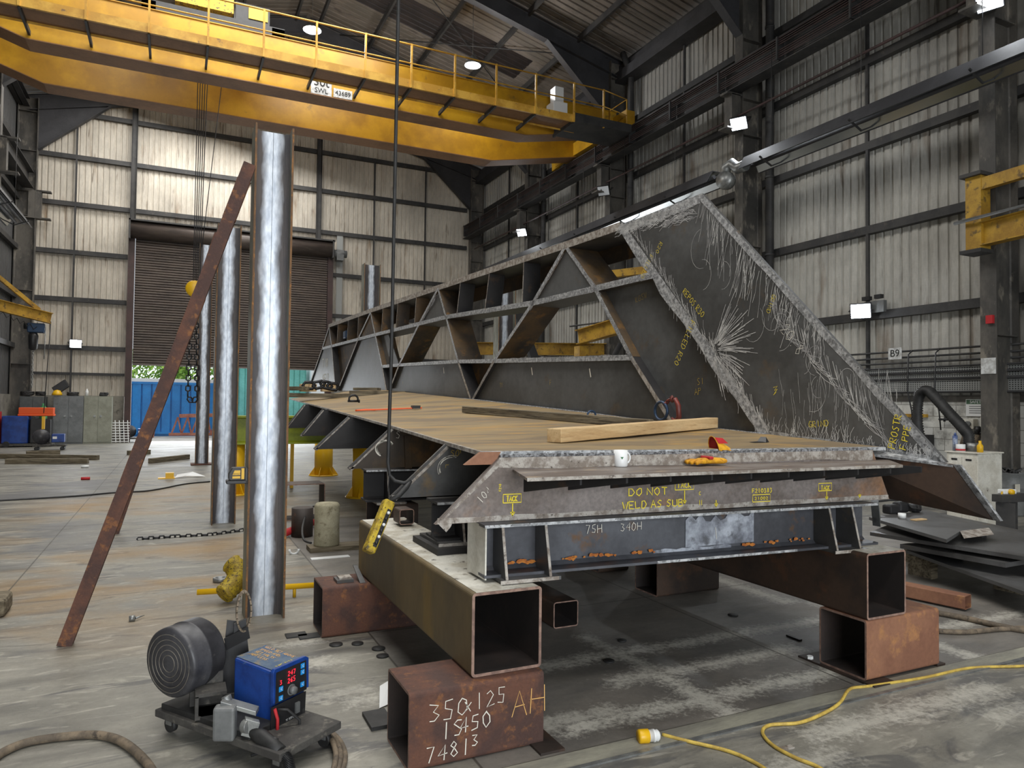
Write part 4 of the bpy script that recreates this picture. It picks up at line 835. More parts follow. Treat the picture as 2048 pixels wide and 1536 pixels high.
mb = MB(); p = AY(811, 937, 6.06); q = AY(809, 872, 6.06); mb.prism([p, p+Vector((.06, 0, 0)), q+Vector((.06, 0, 0)), q], (0, .03, 0)); bb(mb, 'stiffener', 'brownplate')
mb = MB(); c = AY(908, 938, 4.295)
Gp = lambda x, y: AY(x, y, 4.296)
write(mb, 'SOUTH', Gp(901, 913), (1, 0, 0), (0, 0, 1), .042, .004); write(mb, 'TACK', Gp(896, 946), (1, 0, 0), (0, 0, 1), .036, .004, asp=.5); a = Gp(891, 948); b = Gp(922, 929); rect_strokes(mb, a, (1, 0, 0), (0, 0, 1), b.x-a.x, b.z-a.z, .003)
a = Gp(909, 948); b = Gp(917, 973); arrow(mb, a, b-a, ny, (b-a).length, .004, .025); bb(mb, 'marker_writing', 'chalk_yd')
def circ(mb, c, rx, rz, n=3, w=.003, jit=.1):
    rs = random.Random(5)
    for k in range(n):
        ax, az = rx*rs.uniform(1-jit, 1+jit), rz*rs.uniform(1-jit, 1+jit); ox, oz = rs.uniform(-.1, .1)*rx, rs.uniform(-.1, .1)*rz
        mb.ribbon([c+Vector((ox+ax*math.cos(a*math.pi/12), 0, oz+az*math.sin(a*math.pi/12))) for a in range(25)], w, ny)
mb = MB(); circ(mb, Gp(903, 937), .083, .075, 4, .0022); circ(mb, AY(770, 897, 6.095), .075, .065, 4, .006); write(mb, 'S', AY(792, 876, 6.095), (1, 0, 0), (0, 0, 1), .06, .004); bb(mb, 'chalk_writing', 'chalk_w')
# ---- parapet: everything lies in one upright plane, members run back .42 m from it
WP = Vector((4.347, 4.327, 0)); WD = Vector((-.045, 1, 0)).normalized(); WN = Vector((-1, -.045, 0)).normalized()   # WN faces the deck
def Wp(x, y, off=0.): return APL(x, y, WP+WN*off, WN)
def plate(pts, m_, name='web_plate', off=-.06, th=.015, px_=True, parent=None):
    P = [Wp(*p, off) if px_ else p for p in pts]; mb = MB(); mb.prism(P, -WN*th); return bb(mb, name, m_, parent)
def member(a, b, w=.06, dep=.42, name='chord', m_='brownplate', face='bright', split=False, t=.018):
    A = Wp(*a); B = Wp(*b); d = (B-A).normalized(); s = d.cross(WN).normalized()*(w/2)
    mb = MB(); mb.prism([A+s-WN*.0, B+s-WN*.0, B-s-WN*.0, A-s-WN*.0], -WN*dep); o = bb(mb, name, m_)
    mb = MB(); k = 16; vs = []; rs = random.Random(int(a[0]*3+b[1]))
    for i in range(k+1):
        p = A.lerp(B, i/k); vs += [p+s*rs.uniform(.95, 1.0)+WN*.002, p-s*rs.uniform(.95, 1.0)+WN*.002]
    mb.add(vs, [(2*i, 2*i+1, 2*i+3, 2*i+2) for i in range(k)]); bb(mb, 'ground_face', face, o); return o
# chords
for a, b in (((1240, 452), (1131, 490)), ((1131, 490), (877, 575)), ((877, 575), (739, 622)), ((739, 622), (657, 652))): member(a, b, .09, .44, 'top_chord', 'mill', 'bright2')
for a, b in (((1312, 548), (1190, 577)), ((1190, 577), (1066, 606)), ((1066, 606), (892, 634)), ((892, 634), (748, 670)), ((748, 670), (645, 697))): member(a, b, .07, .42, 'middle_chord', 'mill', 'bright')
for a, b in (((1263, 715), (988, 722)), ((988, 722), (916, 723)), ((916, 723), (798, 730)), ((798, 730), (764, 733))): member(a, b, .06, .42, 'lower_chord', 'mill', 'bright')
# diagonals
for a, b in (((1131, 492), (1066, 605)), ((1066, 605), (988, 722)), ((1131, 492), (1190, 577)), ((1190, 577), (1263, 716)),
             ((876, 577), (838, 648)), ((838, 648), (798, 730)), ((876, 577), (892, 634)), ((892, 634), (916, 722)), ((741, 625), (718, 674)), ((741, 625), (750, 668)), ((750, 668), (764, 732)),
             ((658, 654), (645, 695)), ((658, 654), (663, 690))): member(a, b, .055, .42, 'diagonal', 'brownplate', 'bright')
for a, b in (((988, 722), (945, 799)), ((1263, 716), (1345, 848)), ((798, 730), (781, 775)), ((916, 722), (941, 798)), ((718, 674), (676, 780)), ((764, 732), (773, 781)), ((663, 690), (671, 780)), ((645, 695), (617, 776))):
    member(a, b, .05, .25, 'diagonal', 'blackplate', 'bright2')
# infill webs
plate([(1131, 492), (1066, 605), (1190, 577)], 'parapet', off=-.02); plate([(876, 577), (838, 646), (892, 634)], 'parapet', off=-.02); plate([(741, 625), (718, 674), (750, 668)], 'brownplate', off=-.02); plate([(658, 654), (645, 695), (663, 690)], 'brownplate', off=-.02)
plate([(988, 722), (1263, 716), (1345, 848), (945, 799)], 'parapet', off=-.05); plate([(798, 730), (916, 723), (941, 798), (781, 786)], 'parapet', off=-.05)
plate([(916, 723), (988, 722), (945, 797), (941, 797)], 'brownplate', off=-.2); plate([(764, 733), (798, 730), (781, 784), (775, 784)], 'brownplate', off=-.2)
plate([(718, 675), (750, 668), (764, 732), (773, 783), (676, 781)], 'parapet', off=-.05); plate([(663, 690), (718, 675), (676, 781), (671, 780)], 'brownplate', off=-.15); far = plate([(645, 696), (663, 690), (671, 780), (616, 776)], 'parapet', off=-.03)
plate([(1190, 577), (1312, 548), (1536, 872), (1345, 850)], 'parapet', off=-.10)
plate([(750, 668), (775, 664), (798, 730), (764, 732)], 'parapet', off=-.1)
# box interior plates seen through the openings
Q = lambda x, y: Wp(x, y, -.44)
zb_ = lambda P, z: Vector((P.x, P.y, z))
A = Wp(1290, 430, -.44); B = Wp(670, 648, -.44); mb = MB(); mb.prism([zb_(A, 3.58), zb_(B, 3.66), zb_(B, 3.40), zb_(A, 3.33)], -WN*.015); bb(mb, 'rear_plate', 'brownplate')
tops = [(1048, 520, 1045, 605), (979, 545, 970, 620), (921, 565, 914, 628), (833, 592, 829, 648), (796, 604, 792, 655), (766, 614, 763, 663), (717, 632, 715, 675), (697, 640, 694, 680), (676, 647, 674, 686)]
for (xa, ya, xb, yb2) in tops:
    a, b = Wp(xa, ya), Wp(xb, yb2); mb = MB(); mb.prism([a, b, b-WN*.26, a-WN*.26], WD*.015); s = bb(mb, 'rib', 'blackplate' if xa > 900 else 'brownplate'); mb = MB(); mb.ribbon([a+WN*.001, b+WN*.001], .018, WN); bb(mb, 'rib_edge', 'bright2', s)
for (x, y) in ((1052, 585), (984, 600), (926, 615)):
    mb = MB(); a = Wp(x, y, -.12); write(mb, 'F2101', a, (0, 0, -1), WN, .03, .004); bb(mb, 'marker_writing', 'chalk_yd')
# end plate and its ground margins
EA, EB, EC, ED = (1400, 388), (1240, 451), (1532, 869), (1884, 924)
ep = plate([EA, EB, EC, ED], 'parapet', 'end_plate', off=0, th=.02)
mb = MB(); A_, B_, C_, D_ = [Wp(*q) for q in (EA, EB, EC, ED)]
mb.prism([A_, D_, D_-WN*.03, A_-WN*.03], WD*-.025); bb(mb, 'end_flange', 'mill', ep)
mb = MB(); o_ = -WD*.026
mb.add([A_+o_+WN*.001, D_+o_+WN*.001, D_+WN*.001, A_+WN*.001], [(0, 1, 2, 3)])
edge_strip(mb, A_, D_, .055, (0, 0, -1), WN, .002); edge_strip(mb, B_, A_, .10, (0, 0, -1), WN, .002)
dn = (C_-B_).normalized(); sd = dn.cross(WN)
edge_strip(mb, B_-sd*.05, C_-sd*.05, .11, sd, WN, .0022); edge_strip(mb, C_, D_, .035, (0, 0, 1), WN, .002); bb(mb, 'ground_margin', 'bright', ep)
# grinder swirls: loose bright strokes over the end plate
rs = random.Random(11); mb = MB(); ey = Vector((0, 0, 1))
def W2(u, v): return Wp(u, v)
def scr(mb, x, y, L, ang, n, amp, w):
    """zigzag stroke starting at a spot on the plate; L, amp in metres, ang in the plate's plane"""
    p = Wp(x, y); d = WD*math.cos(ang)+ey*math.sin(ang); s = WD*-math.sin(ang)+ey*math.cos(ang); pts = []
    for i in range(n+1):
        pts.append(p+d*(L*i/n)+s*(amp*(1 if i % 2 else -1)*rs.uniform(.5, 1)))
    mb.ribbon(pts, w, WN, .003)
for k in range(200):      # along the top margin
    f = rs.random(); x = 1245+150*f; y = 449-60*f+rs.uniform(6, 40)*(.3+f*.9); scr(mb, x, y, rs.uniform(.08, .25), rs.uniform(-.25, .25), rs.choice((2, 3, 4)), rs.uniform(.004, .02), .0035)
for k in range(110):      # hatching falling from the outer edge
    f = rs.random(); x = 1398+250*f; y = 392+275*f; L = rs.uniform(.1, .45)*(1.2-f*.6); scr(mb, x, y+rs.uniform(0, 20), L, -math.pi/2+rs.uniform(-.1, .35), 3, .006, .0032)
for k in range(260):      # short strokes both sides of the kink weld
    f = rs.random(); x = 1250+280*f; y = 452+412*f; s_ = rs.choice((-1, 1, 1)); L = rs.uniform(.05, .2)
    if s_ < 0 and f < .25: continue
    scr(mb, x+s_*8, y+s_*2, L, (1.2 if s_ > 0 else -1.9)+rs.uniform(-.3, .3), 3, .006, .0035)
for k in range(90):       # fan shaped burst beside the kink
    a = rs.uniform(-1.3, 1.2); r1 = rs.uniform(.06, .18); r2 = r1+rs.uniform(.12, .42); c = Wp(1425, 700); d = -WD*math.cos(a)+ey*math.sin(a); mb.ribbon([c+d*r1, c+d*(r1+r2)/2+ey*.008, c+d*r2], .0045, WN, .003)
for k in range(45):       # long sagging strokes down the outer edge
    f = rs.uniform(.25, .85); x = 1450+360*f; y = 470+380*f; pts = []; L = rs.uniform(.3, .6); c = Wp(x, y+25)
    for i in range(7): q = i/6; pts.append(c+(-WD*.55-ey*.8)*L*q+(-ey)*.05*math.sin(q*3.1)*rs.uniform(.5, 1.5)+WD*.05*math.sin(q*3))
    mb.ribbon(pts, .003, WN, .003)
for k in range(150):      # along the foot
    f = rs.random(); x = 1535+330*f; y = 868+52*f-rs.uniform(2, 10); scr(mb, x, y, rs.uniform(.03, .16)*(1 if f < .5 else .5), 1.5+rs.uniform(-.5, .5), 3, .006, .003)
for k in range(70):       # faint vertical brushing, lower middle
    x = rs.uniform(1560, 1800); y = rs.uniform(790, 850); scr(mb, x, y, rs.uniform(.1, .25), 1.5+rs.uniform(-.2, .2), 3, .003, .0018)
for k in range(14):
    x = rs.uniform(1400, 1700); y = 480+(x-1400)*.9+rs.uniform(0, 120); r_ = rs.uniform(.05, .16); c = Wp(x, y); a0 = rs.uniform(0, 6); mb.ribbon([c+WD*r_*math.cos(a0+a*.35)+ey*r_*1.3*math.sin(a0+a*.35) for a in range(10)], .0025, WN, .003)
bb(mb, 'grinding_marks', mat('grinding_swirls', (214,214,212), (170,170,170), sc=9, rough=.5, metal=.1), ep)
mb = MB()
for k in range(260):      # swirls on triangle and chords
    (xa, ya), (xb, yb2) = rs.choice((((1131, 500), (1070, 602)), ((1135, 500), (1188, 570)), ((1075, 604), (1185, 579)), ((877, 585), (842, 645)), ((1195, 590), (1262, 712)), ((1265, 720), (1500, 735)) if False else ((1192, 575), (1305, 552)), ((1070, 606), (900, 634)), ((1255, 713), (995, 720)), ((985, 726), (950, 790))))
    f = rs.random(); x = xa+(xb-xa)*f; y = ya+(yb2-ya)*f; d = (Wp(xb, yb2)-Wp(xa, ya)).normalized(); p = Wp(x, y, .002)+ey*rs.uniform(-.03, .03); L = rs.uniform(.06, .3)
    mb.ribbon([p, p+d*L*.5+ey*rs.uniform(-.01, .01), p+d*L], .004, WN, .002)
bb(mb, 'grinding_marks', M['weld'])
mb = MB()
def wpl(txt, x, y, ang, h, w=.005, off=.0):
    a = Wp(x, y, off); d = -WD*math.cos(ang)+ey*math.sin(ang); write(mb, txt, a, d, WD*math.sin(ang)+ey*math.cos(ang), h, w)
wpl('FILLED', 1300, 508, -2.2, .055, .004, .004); wpl('R20', 1320, 483, -2.2, .05, .004, .004); wpl('FILLED R20', 1382, 640, -2.1, .06, .005, .004); wpl('REPOS R30', 1365, 585, -.8, .055, .005, .004); wpl('PROSTR', 1790, 898, 1.35, .05, .006, .004); wpl('F PPE', 1812, 900, 1.35, .045, .006, .004)
wpl('GRIND', 1545, 588, -2.0, .04, .003, .004); wpl('GRIND', 1618, 855, .1, .045, .004, .004); c = Wp(1547, 790, .004)
mb.ribbon([c+WD*a*.01+ey*b*.012 for a, b in ((0,0),(-3,2),(-1,1),(-4,4),(-1,3),(-4,6),(0,5))], .004, WN)
bb(mb, 'marker_writing', 'chalk_y', ep); mb = MB(); wpl('20.8', 1560, 660, -.9, .09, .004, .004); bb(mb, 'chalk_writing', 'chalk_w', ep)
mb = MB()
for (x, y, tx) in ((1000, 775, 'TY'), (1100, 770, 'F'), (805, 770, '7'), (1290, 800, 'X5'), (1395, 770, 'SI'), (1390, 790, 'AP')): wpl(tx, x, y, .1, .06, .004, -.04 if x < 1290 else -.095)
wpl('KGSW', 1272, 606, .2, .06, .003, -.095); bb(mb, 'marker_writing', 'chalk_yd')
mb = MB(); wpl('T NO', 645, 735, .0, .22, .03, -.025); wpl('WELD', 645, 765, .0, .22, .03, -.025); bb(mb, 'marker_writing', 'chalk_w', far)
for (x, y) in ((887, 735), (1063, 735), (1179, 737)):
    mb = MB(); a = Wp(x, y, -.045); mb.ribbon([a, a-ey*.1-WD*.03], .02, WN); bb(mb, 'chalk_dash', 'chalk_w')
# weld line of parapet to deck
mb = MB(); T = [(1532, 869), (1345, 849), (1161.5, 824.3), (946, 799), (860, 793)]; pts = []
for a, b in zip(T, T[1:]):
    for k in range(20): pts.append(Wp(a[0]+(b[0]-a[0])*k/20, a[1]+(b[1]-a[1])*k/20, .01))
mb.tube(pts, .012, 6); bb(mb, 'weld_bead', 'weld')
# lower fascia, outside the deck
FA = [AX(1716, 893, 4.25), AX(1884, 925, 4.41), AX(1906, 929, 4.41), AX(1988, 1041, 4.5), AX(1783, 998, 4.36), AX(1722, 906, 4.25)]
T0, T1, B1, B0 = Vector((4.22, 3.62, 1.36)), AX(1906, 929, 4.41), AX(1988, 1041, 4.47), AX(1760, 994, 4.42)
mb = MB(); mb.add([T0, T1, B1, B0]+[v+Vector((.03, 0, 0)) for v in (T0, T1, B1, B0)], [(0, 3, 2, 1), (4, 5, 6, 7), (0, 1, 5, 4), (1, 2, 6, 5), (2, 3, 7, 6), (3, 0, 4, 7)]); fs_ = bb(mb, 'fascia_plate', 'rust_deep')
mb = MB(); n_ = Vector((-1, -.3, 0)).normalized(); mb.add([T1+n_*.003, T1+n_*.003+Vector((.0, -.045, 0)), B1+n_*.003+Vector((0, -.04, 0)), B1+n_*.003], [(0, 1, 2, 3), (3, 2, 1, 0)]); mb.prism([T1, T1+Vector((0, -.03, 0)), B1+Vector((0, -.03, 0)), B1], (.04, 0, 0)); bb(mb, 'ground_edge', 'bright', fs_)
U0, U1 = AX(1640, 886, 4.3), AX(1884, 925, 4.42)
mb = MB(); mb.prism([AX(1700, 891, 4.33), AX(1884, 923, 4.43), AX(1906, 930, 4.41), AX(1720, 905, 4.25)], (0, 0, -.015)); bb(mb, 'bottom_flange', 'bright', ep)
# ---------------------------------------------------------------- things on the deck and shelf
def timber(p0, p1, w, h, name, label, m_='woodold', grp=None):
    p0 = Vector(p0); p1 = Vector(p1); mb = MB(); c = (p0+p1)/2; d = (p1-p0); L = d.length; d.normalize()
    t = MB(); s = d.cross(Vector((0, 0, 1))).normalized(); u = s.cross(d); k = 12; rs = random.Random(int(L*1000)); vs = []
    for i in range(k+1):
        p = p0+d*L*i/k; j = lambda: rs.uniform(-.0015, .0015)
        for a, b in ((-1, 0), (1, 0), (1, 1), (-1, 1)): vs.append(p+s*(a*w/2+j())+u*(b*h+j()))
    fs = [(4*i+q, 4*i+(q+1) % 4, 4*i+4+(q+1) % 4, 4*i+4+q) for i in range(k) for q in range(4)]+[(3, 2, 1, 0), (4*k, 4*k+1, 4*k+2, 4*k+3)]
    # mesh in its own frame so that the grain follows the length
    rz = math.atan2(d.y, d.x); inv = (Matrix.Translation(p0) @ Matrix.Rotation(rz, 4, 'Z')).inverted(); t.add([inv @ v for v in vs], fs)
    o = t.build(name, M[m_], None, .004); o.location = p0; o.rotation_euler = (0, 0, rz); return tag(o, label, 'timber', grp)
def dpt(x, y, h=.002): return AD(x, y, h)
a, b = AD(1108, 886), AD(1424, 856); timber(a+Vector((0, 0, .004)), b+Vector((0, 0, .004)), .115, .088, 'timber_beam', 'pale new sawn timber lying across the near end of the deck', 'wood')
a, b = AD(925, 828), AD(1330, 862); a, b = AD(930, 826), AD(1300, 858); timber(a+Vector((0, 0, .004)), b+Vector((0, 0, .006)), .09, .075, 'timber_beam', 'weathered cracked timber lying behind the pale one on the deck')
TB = [((560, 790), (760, 790), .16, .08, 'long grey timber across the far end of the deck'), ((700, 786), (812, 791), .2, .09, 'dark short timber at the far end of the deck, right of the hanging cable'), ((710, 778), (758, 778), .14, .05, 'thin board on top of the far grey timber'), ((578, 777), (612, 778), .16, .07, 'brown sleeper by the chain at the far end of the deck')]
for (pa, pb, w, h, l) in TB:
    Y = 13.6 if pa[1] > 780 else 13.7; A = AY(pa[0], pa[1], Y); B = AY(pb[0], pb[1], Y-.4); A.z -= h/2; B.z = A.z
    timber(A, B, w, h, 'timber_beam', l)
for k, x in enumerate((608, 624, 650, 662)):
    A = AY(x, 783, 13.5); mb = MB(); mb.box(A.x-.07, A.x+.07, A.y-.1, A.y+.1, A.z, A.z+.14); tag(mb.build('wood_chock', M['wood'], None, .01), ('leftmost', 'second', 'third', 'rightmost')[k]+' pale wooden chock on the timber at the far end of the deck', 'block', 'wood chocks')
mb = MB(); chain_path(mb, [AY(605, 771, 13.4), AY(630, 771, 13.4), AY(645, 768, 13.4), AY(660, 772, 13.4), AY(672, 774, 13.4)], L=.22, r=.03, w=.06); tag(mb.build('lifting_chain', M['chain']), 'heavy chain laid over the chocks at the far end of the deck', 'chain')
mb = MB(); A, B = AD(712, 821, .02), AD(842, 818, .02); n = 10
for k in range(3):
    off = Vector((0, (k-1)*.03, 0)); mb.tube([A.lerp(B, i/n)+off+Vector((0, .01*math.sin(i*1.7+k), 0)) for i in range(n+1)], .009, 6)
mb.tube([A, A+Vector((.15, .12, .01)), A+Vector((.25, .02, .01))], .012, 6); tag(mb.build('webbing_strap', M['orange']), 'orange ratchet strap lying on the deck', 'strap')
mb = MB(); mb.box(B.x-.12, B.x-.02, B.y-.04, B.y+.04, B.z-.01, B.z+.03); tag(mb.build('ratchet_buckle', M['black']), 'black ratchet buckle at the right end of the orange strap', 'buckle')
def shackle(c, s, name, label, m_):
    t = thing(name, label, 'shackle', c); b = MB(); c = Vector(c)
    b.tube([c+Vector((s*math.cos(a), 0, s*.9*math.sin(a)+s*.2)) for a in [math.pi*(-.15+1.3*i/12) for i in range(13)]], s*.22, 8); local(t, b).build('bow', M[m_], t)
    b = MB(); b.cyl(c+Vector((-s*1.3, 0, -s*.25)), c+Vector((s*1.3, 0, -s*.25)), s*.25, 8); b.cyl(c+Vector((s*1.1, 0, -s*.25)), c+Vector((s*1.4, 0, -s*.25)), s*.42, 6); local(t, b).build('pin', M[m_], t); return t
M['shblue'] = plain('shackle_blue', (46, 66, 92), .5, .4); M['hookred'] = mat('red_hook', (132, 50, 40), (96, 44, 38), sc=9, rough=.5)
A = AD(1183, 832, .05); shackle(A, .045, 'bow_shackle', 'small blue bow shackle on the weathered timber against the parapet foot', 'shblue'); A = AY(707, 800, 9.6); shackle(A, .06, 'bow_shackle', 'black shackle lying on the far part of the deck', 'chain')
mb = MB(); c = AX(1322, 822, 4.12); mb.tube([c+Vector((0, .12*math.cos(a), .085*math.sin(a))).lerp(c, 0)+Vector((.02*math.cos(a), 0, 0)) for a in [i*math.pi/10 for i in range(20)]], .014, 8, closed=True); tag(mb.build('lifting_ring', M['shblue']), 'oval blue and orange lifting ring leaning at the parapet foot', 'ring')
mb = MB(); c2 = AX(1348, 825, 4.1); mb.tube([c2+Vector((0, .03, .1)), c2+Vector((0, -.02, .12)), c2+Vector((0, -.06, .06)), c2+Vector((0, -.07, -.04)), c2+Vector((0, -.02, -.08)), c2+Vector((0, .03, -.05))], [.014, .02, .024, .024, .02, .01], 8); chain_path(mb, [c2+Vector((0, .03, .1)), c2+Vector((0, .02, .14)), c+Vector((0, -.05, .06))], L=.05, r=.008, w=.014)
tag(mb.build('chain_hook', M['hookred']), 'dark red chain hook hanging beside the lifting ring', 'hook')
mb = MB(); A = AD(1508, 885, .004); mb.prism([A, A+Vector((.10, -.01, 0)), A+Vector((.14, .0, .0)), A+Vector((.13, .02, .035)), A+Vector((.1, .02, .004))], (0, .05, 0)); tag(mb.build('wedge_clamp', M['black']), 'small black wedge on the deck near the foot of the end plate', 'wedge')
# mug
mc = AZ(1241, 933, 1.309); t = thing('mug', 'white mug with a small green triangle logo on the shelf plate', 'mug', mc)
b = MB(); b.lathe([(0, 0), (.036, 0), (.0395, .006), (.0395, .092), (.037, .092), (.036, .01), (0, .008)], (0, 0, 0), seg=32); b.build('body', M['white'], t)
b = MB(); b.tube([(.037+.026*math.sin(a), 0, .048+.03*math.cos(a)) for a in [math.pi*i/10 for i in range(11)]], .006, 8); b.build('handle', M['white'], t)
b = MB(); th = -1.95; ex = Vector((-math.sin(th), math.cos(th), 0)); nn = Vector((math.cos(th), math.sin(th), 0)); c = nn*.0402
b.add([c-ex*.009+Vector((0, 0, .056)), c+ex*.009+Vector((0, 0, .056)), c+Vector((0, 0, .042))], [(0, 1, 2), (2, 1, 0)]); b.build('logo', M['green'], t)
#t2_ = text_obj('lettering', 'fabrication', (0, 0, 0), (1, 0, 0), (0, 0, 1), .0075, M['ink'], None, .0002); t2_.parent = t; t2_.matrix_world = Matrix(((ex.x, 0, nn.x, c.x), (ex.y, 0, nn.y, c.y), (0, 1, 0, .034), (0, 0, 0, 1))); t2_.name = 'lettering'; bpy.data.objects.remove(t2_)
# gloves
def glove_flat(loc, rz, label):
    t = thing('work_glove', label, 'glove', loc, rz, 'yellow leather gloves on the shelf')
    me = bpy.data.meshes.new('glove'); V = []; E = []; Rr = []
    def ch(pts, rad, root=None):
        s = len(V)
        for i, (p, r_) in enumerate(zip(pts, rad)):
            V.append(p); Rr.append(r_)
            if i: E.append((s+i-1, s+i))
        if root is not None: E.append((root, s))
        return s
    ch([(0, 0, .022), (.06, .0, .024), (.12, .0, .026), (.17, 0, .026)], [(.045, .018), (.05, .02), (.048, .022), (.035, .02)])
    for k, (y, L) in enumerate(((-.04, .07), (-.014, .085), (.013, .08), (.038, .065))): ch([(.185, y, .022), (.185+L*.5, y*1.15, .024), (.185+L, y*1.2, .014)], [(.014, .013)]*3, 3)
    ch([(.1, -.05, .022), (.14, -.075, .02), (.175, -.08, .016)], [(.017, .015), (.015, .013), (.012, .011)], 2)
    me.from_pydata(V, E, []); o = bpy.data.objects.new('body', me); COL.objects.link(o); o.parent = t; me.materials.append(M['glove'])
    sk = o.modifiers.new('skin', 'SKIN')
    for i, r_ in enumerate(Rr): me.skin_vertices[0].data[i].radius = r_
    me.skin_vertices[0].data[0].use_root = True
    sb = o.modifiers.new('sub', 'SUBSURF'); sb.levels = 2; sb.render_levels = 2; sk.use_smooth_shade = True; return t
g1 = glove_flat(AZ(1452, 929, 1.311), R(176), 'yellow leather glove lying flat, fingers pointing left, beside the mug')
b = MB(); b.box(.12, .15, -.045, .045, .035, .052); b.build('red_patch', M['red'], g1, .006)
gl = AZ(1436, 925, 1.31); g2 = thing('work_glove', 'yellow leather glove with a standing open cuff and red lining, right of the flat glove', 'glove', gl, R(-4), 'yellow leather gloves on the shelf')
b = MB(); rings = []
secs = [(-.01, 0, .088, .05, .075), (.04, 0, .07, .045, .06), (.09, 0, .045, .045, .04), (.14, 0, .03, .042, .026), (.19, 0, .026, .04, .024), (.24, 0, .02, .036, .018), (.30, 0, .014, .02, .01)]; seg = 16; vs = []
for (x, y, z, ry, rz_) in secs:
    for k in range(seg): a = 2*math.pi*k/seg; vs.append((x-(z+rz_*math.sin(a))*.25*(1 if x < .05 else 0), y+ry*math.cos(a), max(.001, z+rz_*math.sin(a))))
b.add(vs, [(i*seg+k, i*seg+(k+1) % seg, (i+1)*seg+(k+1) % seg, (i+1)*seg+k) for i in range(len(secs)-1) for k in range(seg)], True); o = b.build('body', M['glove'], g2); sm = o.modifiers.new('thick', 'SOLIDIFY'); sm.thickness = .003
b = MB(); b.add([(-.048, -.03, .155), (.01, -.03, .15), (.05, -.032, .118), (-.03, -.046, .118)], [(0, 1, 2, 3), (3, 2, 1, 0)]); vs2 = [(x*1.0+.002, y*.93, z) for x, y, z in vs[:seg]]; b.add(vs2, [list(range(seg)), list(range(seg))[::-1]]); b.build('lining', M['red'], g2)
for k, (y, L) in enumerate(((-.026, .05), (-.008, .06), (.011, .055), (.028, .045))):
    b = MB(); b.tube([(.26, y, .02), (.26+L*.6, y*1.3, .017), (.26+L, y*1.4, .010)], [.012, .011, .007], 8); b.build('finger', M['glove'], g2)
# ---------------------------------------------------------------- hanging cable and pendant controller
pc = Vector((1.28, 4.35, 1.13)); t = thing('pendant_cable', 'long black cable hanging straight down in front of the deck edge', 'cable', (1.24, 4.35, 1.25))
top = AY(797, 0, 4.35); bot = AY(776, 925, 4.35); mb = MB(); tp = Vector((top.x, 4.35, 12.9)); k = bot
mb.tube([tp, top, AY(789, 400, 4.35), AY(783, 700, 4.35), k, AY(779, 950, 4.35), AY(790, 962, 4.32), AY(808, 966, 4.3), AY(822, 962, 4.3)], .0115, 8); mb.cyl(tp+Vector((.012, 0, 0)), k+Vector((.01, .01, 0)), .006, 6)
local(t, mb).build('cable', M['rubber'], t)
t = thing('pendant_controller', 'battered yellow push button crane controller hanging at a slant over the left tube', 'controller', (1.2, 4.2, 1.0))
A, B = AY(778, 1002, 4.25), AY(736, 1105, 4.15); d = (B-A).normalized(); s = d.cross(Vector((0, -1, 0))).normalized(); n_ = s.cross(d)
M['pend'] = mat('dirty_pendant_yellow', (190,164,40), (150,124,36), (70,60,36), sc=22, rough=.6, th3=(.54,.62))
mb = MB(); mb.obox((A+B)/2, s*.034, d*(B-A).length/2, n_*.035); local(t, mb).build('case', M['pend'], t, .012)
L = (B-A).length; sg = -1 if n_.y > 0 else 1; fn = n_*sg
mb = MB(); mb.obox((A+B)/2+fn*.0355-s*.012*1+d*.01, s*.012, d*L*.36, fn*.003); local(t, mb).build('button_slot', M['black'], t)
for i in range(6):
    mb = MB(); c = A+d*L*(.24+i*.115)+fn*.037-s*.012; mb.lathe([(.0, .012), (.008, .012), (.011, 0)], c, fn, 12); local(t, mb).build('button', M['white'] if i % 2 == 0 and i < 6 else M['black'], t)
mb = MB(); mb.tube([AY(822, 962, 4.3), AY(812, 975, 4.28), AY(797, 992, 4.26), A], [.01, .018, .016, .014], 10); local(t, mb).build('cable_gland', M['rubber'], t)
mb = MB(); mb.tube([AY(778, 950, 4.3), AY(777, 980, 4.28), AY(776, 1003, 4.27)], .004, 5); local(t, mb).build('strain_chain', M['chain'], t)
# ---------------------------------------------------------------- wire feeder on its trolley, foreground left
wf = thing('wire_feeder', 'blue welding wire feeder with big black reel on a low wheeled trolley, foreground left', 'welder', (.36, 3.72, 0), 0)
def WB(): return MB()
def wfl(mb, name, m_, bev=0, par=None): return local(wf, mb).build(name, M[m_] if isinstance(m_, str) else m_, par or wf, bev)
TA, TBv = Vector((.02, 4.02, .10)), Vector((.52, 3.30, .10))  # trolley long axis
ux = (TBv-TA).normalized(); uy = Vector((-ux.y, ux.x, 0)); uz = Vector((0, 0, 1)); c0 = (TA+TBv)/2
mb = WB(); mb.obox(c0+uy*.10, ux*.44, uy*.19, uz*.018); wfl(mb, 'trolley', 'trolley', .004)
mb = WB(); mb.obox(c0+uy*.10+uz*.03-ux*.1, ux*.32, uy*.17, uz*.015); wfl(mb, 'trolley_mat', 'rubber', .004)
for (i, j) in ((-.38, -.04), (-.38, .24), (.38, -.04), (.38, .24)):
    c = c0+ux*i+uy*j-uz*.06; mb = WB(); mb.cyl(c-uy*.013, c+uy*.013, .036, 16); w_ = wfl(mb, 'wheel', 'rubber'); mb = WB(); mb.obox(c+uz*.022, ux*.02, uy*.018, uz*.02); wfl(mb, 'wheel_fork', 'galv', 0, None)
rc = Vector((.075, 3.93, .37)); ra = Vector((.74, .62, .03)).normalized()    # reel housing, axis points right
f0 = rc-ra*.075
mb = WB(); mb.lathe([(0, .0), (.10, .001), (.158, .003), (.168, .012), (.17, .03), (.17, .10), (.173, .103), (.173, .112), (.17, .115), (.17, .19), (.16, .205), (0, .21)], f0-ra*.02, ra, 48); wfl(mb, 'reel_housing', 'reel')
